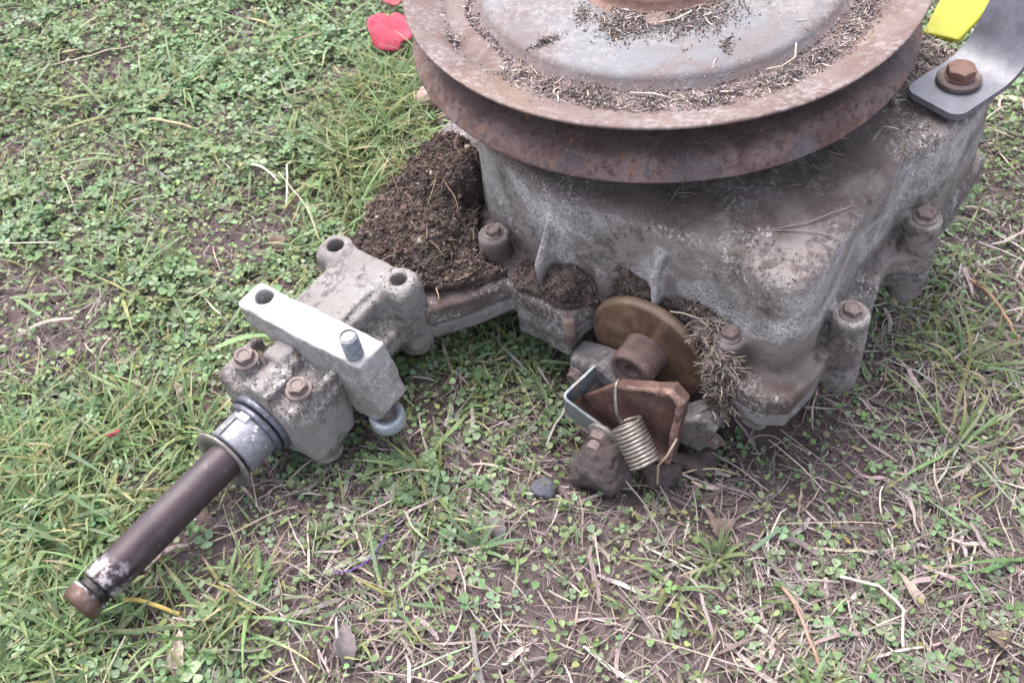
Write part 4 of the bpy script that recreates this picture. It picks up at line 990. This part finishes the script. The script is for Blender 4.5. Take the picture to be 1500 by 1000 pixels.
# weed rosettes: a whorl of narrow pointed leaves each
def rosette(label, px, py, R, n, colr):
    x, y = G(px, py, .004); e = bpy.data.objects.new('grass_rosette', None); COL.objects.link(e); e.location = wpos(x, y, -.0005); e['label'] = label; e['category'] = 'plant'; e['group'] = 'spiky grass rosettes'
    for i in range(n):
        a = 2.4*i; K = 6; L = R*random.uniform(.6, 1.1); el0 = random.uniform(.35, 1.2); V = []; F = []; p = Vector((0, 0, 0)); w = random.uniform(.0009, .0016)
        for k in range(K+1):
            t = k/K; el = el0-t*1.0; dv = Vector((cos(el)*cos(a), cos(el)*sin(a), sin(el))); sd_ = Vector((-sin(a), cos(a), 0)); ww = w*(1-t**2)+.00008
            V += [p+sd_*ww+Vector((0,0,ww*.5)), p.copy(), p-sd_*ww+Vector((0,0,ww*.5))]; p = p+dv*(L/K)
        for k in range(K): F += [(3*k,3*k+1,3*k+4,3*k+3),(3*k+1,3*k+2,3*k+5,3*k+4)]
        link('leaf', newmesh('leaf', np.array([tuple(v) for v in V]), np.array(F), True, np.tile(tint(1, colr, .15, .05), (len(V), 1))), M_LEAF, e)
rosette('spiky green rosette on bare soil right of the lever, low in the photo', 1052, 812, .020, 34, (.15, .20, .09))
rosette('pale-centred spiky rosette in the straw below the axle housing', 472, 782, .014, 24, (.20, .26, .13))
rosette('broad-bladed grass crown at centre bottom, blades fanning left', 700, 800, .030, 12, (.13, .20, .11))
rosette('bright green tuft against the pulley rim on its left side', 560, 190, .034, 30, (.17, .26, .10))
# purple thread
x0, y0 = G(487, 838, .008); x1, y1 = G(565, 780, .008); pts = []
for i in range(25):
    t = i/24; x = x0+(x1-x0)*t+.004*sin(3*t); y = y0+(y1-y0)*t-.006*sin(pi*t); pts.append((x*1000, y*1000, float(gz(x, y))*1000+7+3*sin(pi*t)))
M_PURP = simple('purple_plastic', (.13,.05,.24), .5, 0, .1)
o = link('thread', tube('thread', pts, .45, 6), M_PURP, None, label='thin purple plastic thread in the dead grass at the bottom', category='thread')
# long pale straws one can tell apart, each its own object
def stalk(label, pix, r, colr, h=10):
    P3 = []
    pp = [G(a, b, .01) for a, b in pix]
    for i in range(len(pp)-1):
        for k in range(8): t = k/8; P3.append((pp[i][0]+(pp[i+1][0]-pp[i][0])*t, pp[i][1]+(pp[i+1][1]-pp[i][1])*t))
    P3.append(pp[-1]); m = simple('stalk_straw', colr, .7, 0, .15, 120, .3, .2); n = len(P3)
    pts = [(a*1000, b*1000, float(gz(a, b))*1000+h*(.35+.65*sin(pi*min(1, i/(n-1)+.08)))) for i, (a, b) in enumerate(P3)]
    link('straw_stalk', tube('straw_stalk', pts, r, 6), m, None, label=label, category='straw')
stalk('long thin pale stalk slanting across the weeds at upper left', [(40,98),(130,78),(210,52)], .55, (.55,.47,.36))
stalk('bent pale stalk standing in the clover above the white bar', [(418,296),(422,262),(420,240),(432,226)], .7, (.60,.53,.42))
stalk('short white straw lying in the clover above the white bar', [(367,238),(410,262)], .9, (.70,.66,.58))
stalk('long pale stalk reaching from the left edge towards the shaft', [(0,780),(45,735),(95,670),(120,655)], .7, (.66,.61,.52))
stalk('golden blade lying behind the axle shaft tip', [(178,874),(215,880),(258,890)], 1.2, (.50,.38,.12))
stalk('straight tan stalk lying right of the lever foot', [(1000,671),(1050,673),(1086,674)], .5, (.45,.36,.25))
stalk('long reddish stalk leaning at the right edge of the photo', [(1425,402),(1465,445),(1500,485)], 1.1, (.42,.25,.17))
stalk('tan stem crossing the clover at upper left centre', [(205,172),(245,177),(288,178)], 1.0, (.52,.42,.27))
stalk('curled brown stem on the soil at lower right', [(1150,850),(1175,900),(1205,972)], .9, (.35,.22,.17))
stalk('long arched pale stem at the bottom right', [(1235,838),(1290,855),(1325,890),(1330,940)], .8, (.56,.49,.42))
# stems lying on the case top and on the disc edge (machine frame)
def stalk_m(label, pts, r, colr):
    m = simple('stem_straw', colr, .7, 0, .15, 120, .3, .2); o = link('straw_stalk', tube('straw_stalk', pts, r, 6), m, None, label=label, category='straw'); o.matrix_world = MACH
stalk_m('long arm of the forked thin dry stem lying on the right of the case top', [(101,121,-55.4),(95,128,-54.2),(88.7,134,-54.6),(78,141,-54),(66,148,-55)], .33, (.27,.235,.21))
stalk_m('curved arm of the forked dry stem, nearer the case corner', [(101,121,-55.6),(96,131,-54.4),(92,139,-54.8),(90,148,-54.8),(91,154,-55.5)], .33, (.27,.235,.21))
stalk_m('arched straw at the upper right edge of the brown brake disc', [(135,88,-101),(134,95,-99),(133,104,-99),(134,112,-103)], .45, (.45,.38,.30))
stalk_m('straw fragment resting on the near part of the pulley face', [(95,40,-8),(92,52,-6.4),(90,60,-7.6)], .5, (.42,.37,.34))
stalk_m('thin curled straw on the right part of the pulley face', [(33,95,-1),(42,99,-2),(52,97,-1.4),(58,92,-1)], .45, (.42,.36,.30))
stalk_m('short pale straw lying across the vent hole near the pulley hub', [(31,37,-1.6),(41,33,-2),(46,27,-2.2)], .6, (.55,.50,.42))
stalk_m('dry stem leaning from the lever foot on the ground', [(178,118,-140),(184,116,-150),(186,112,-160),(190,114,-172)], .6, (.42,.33,.24))
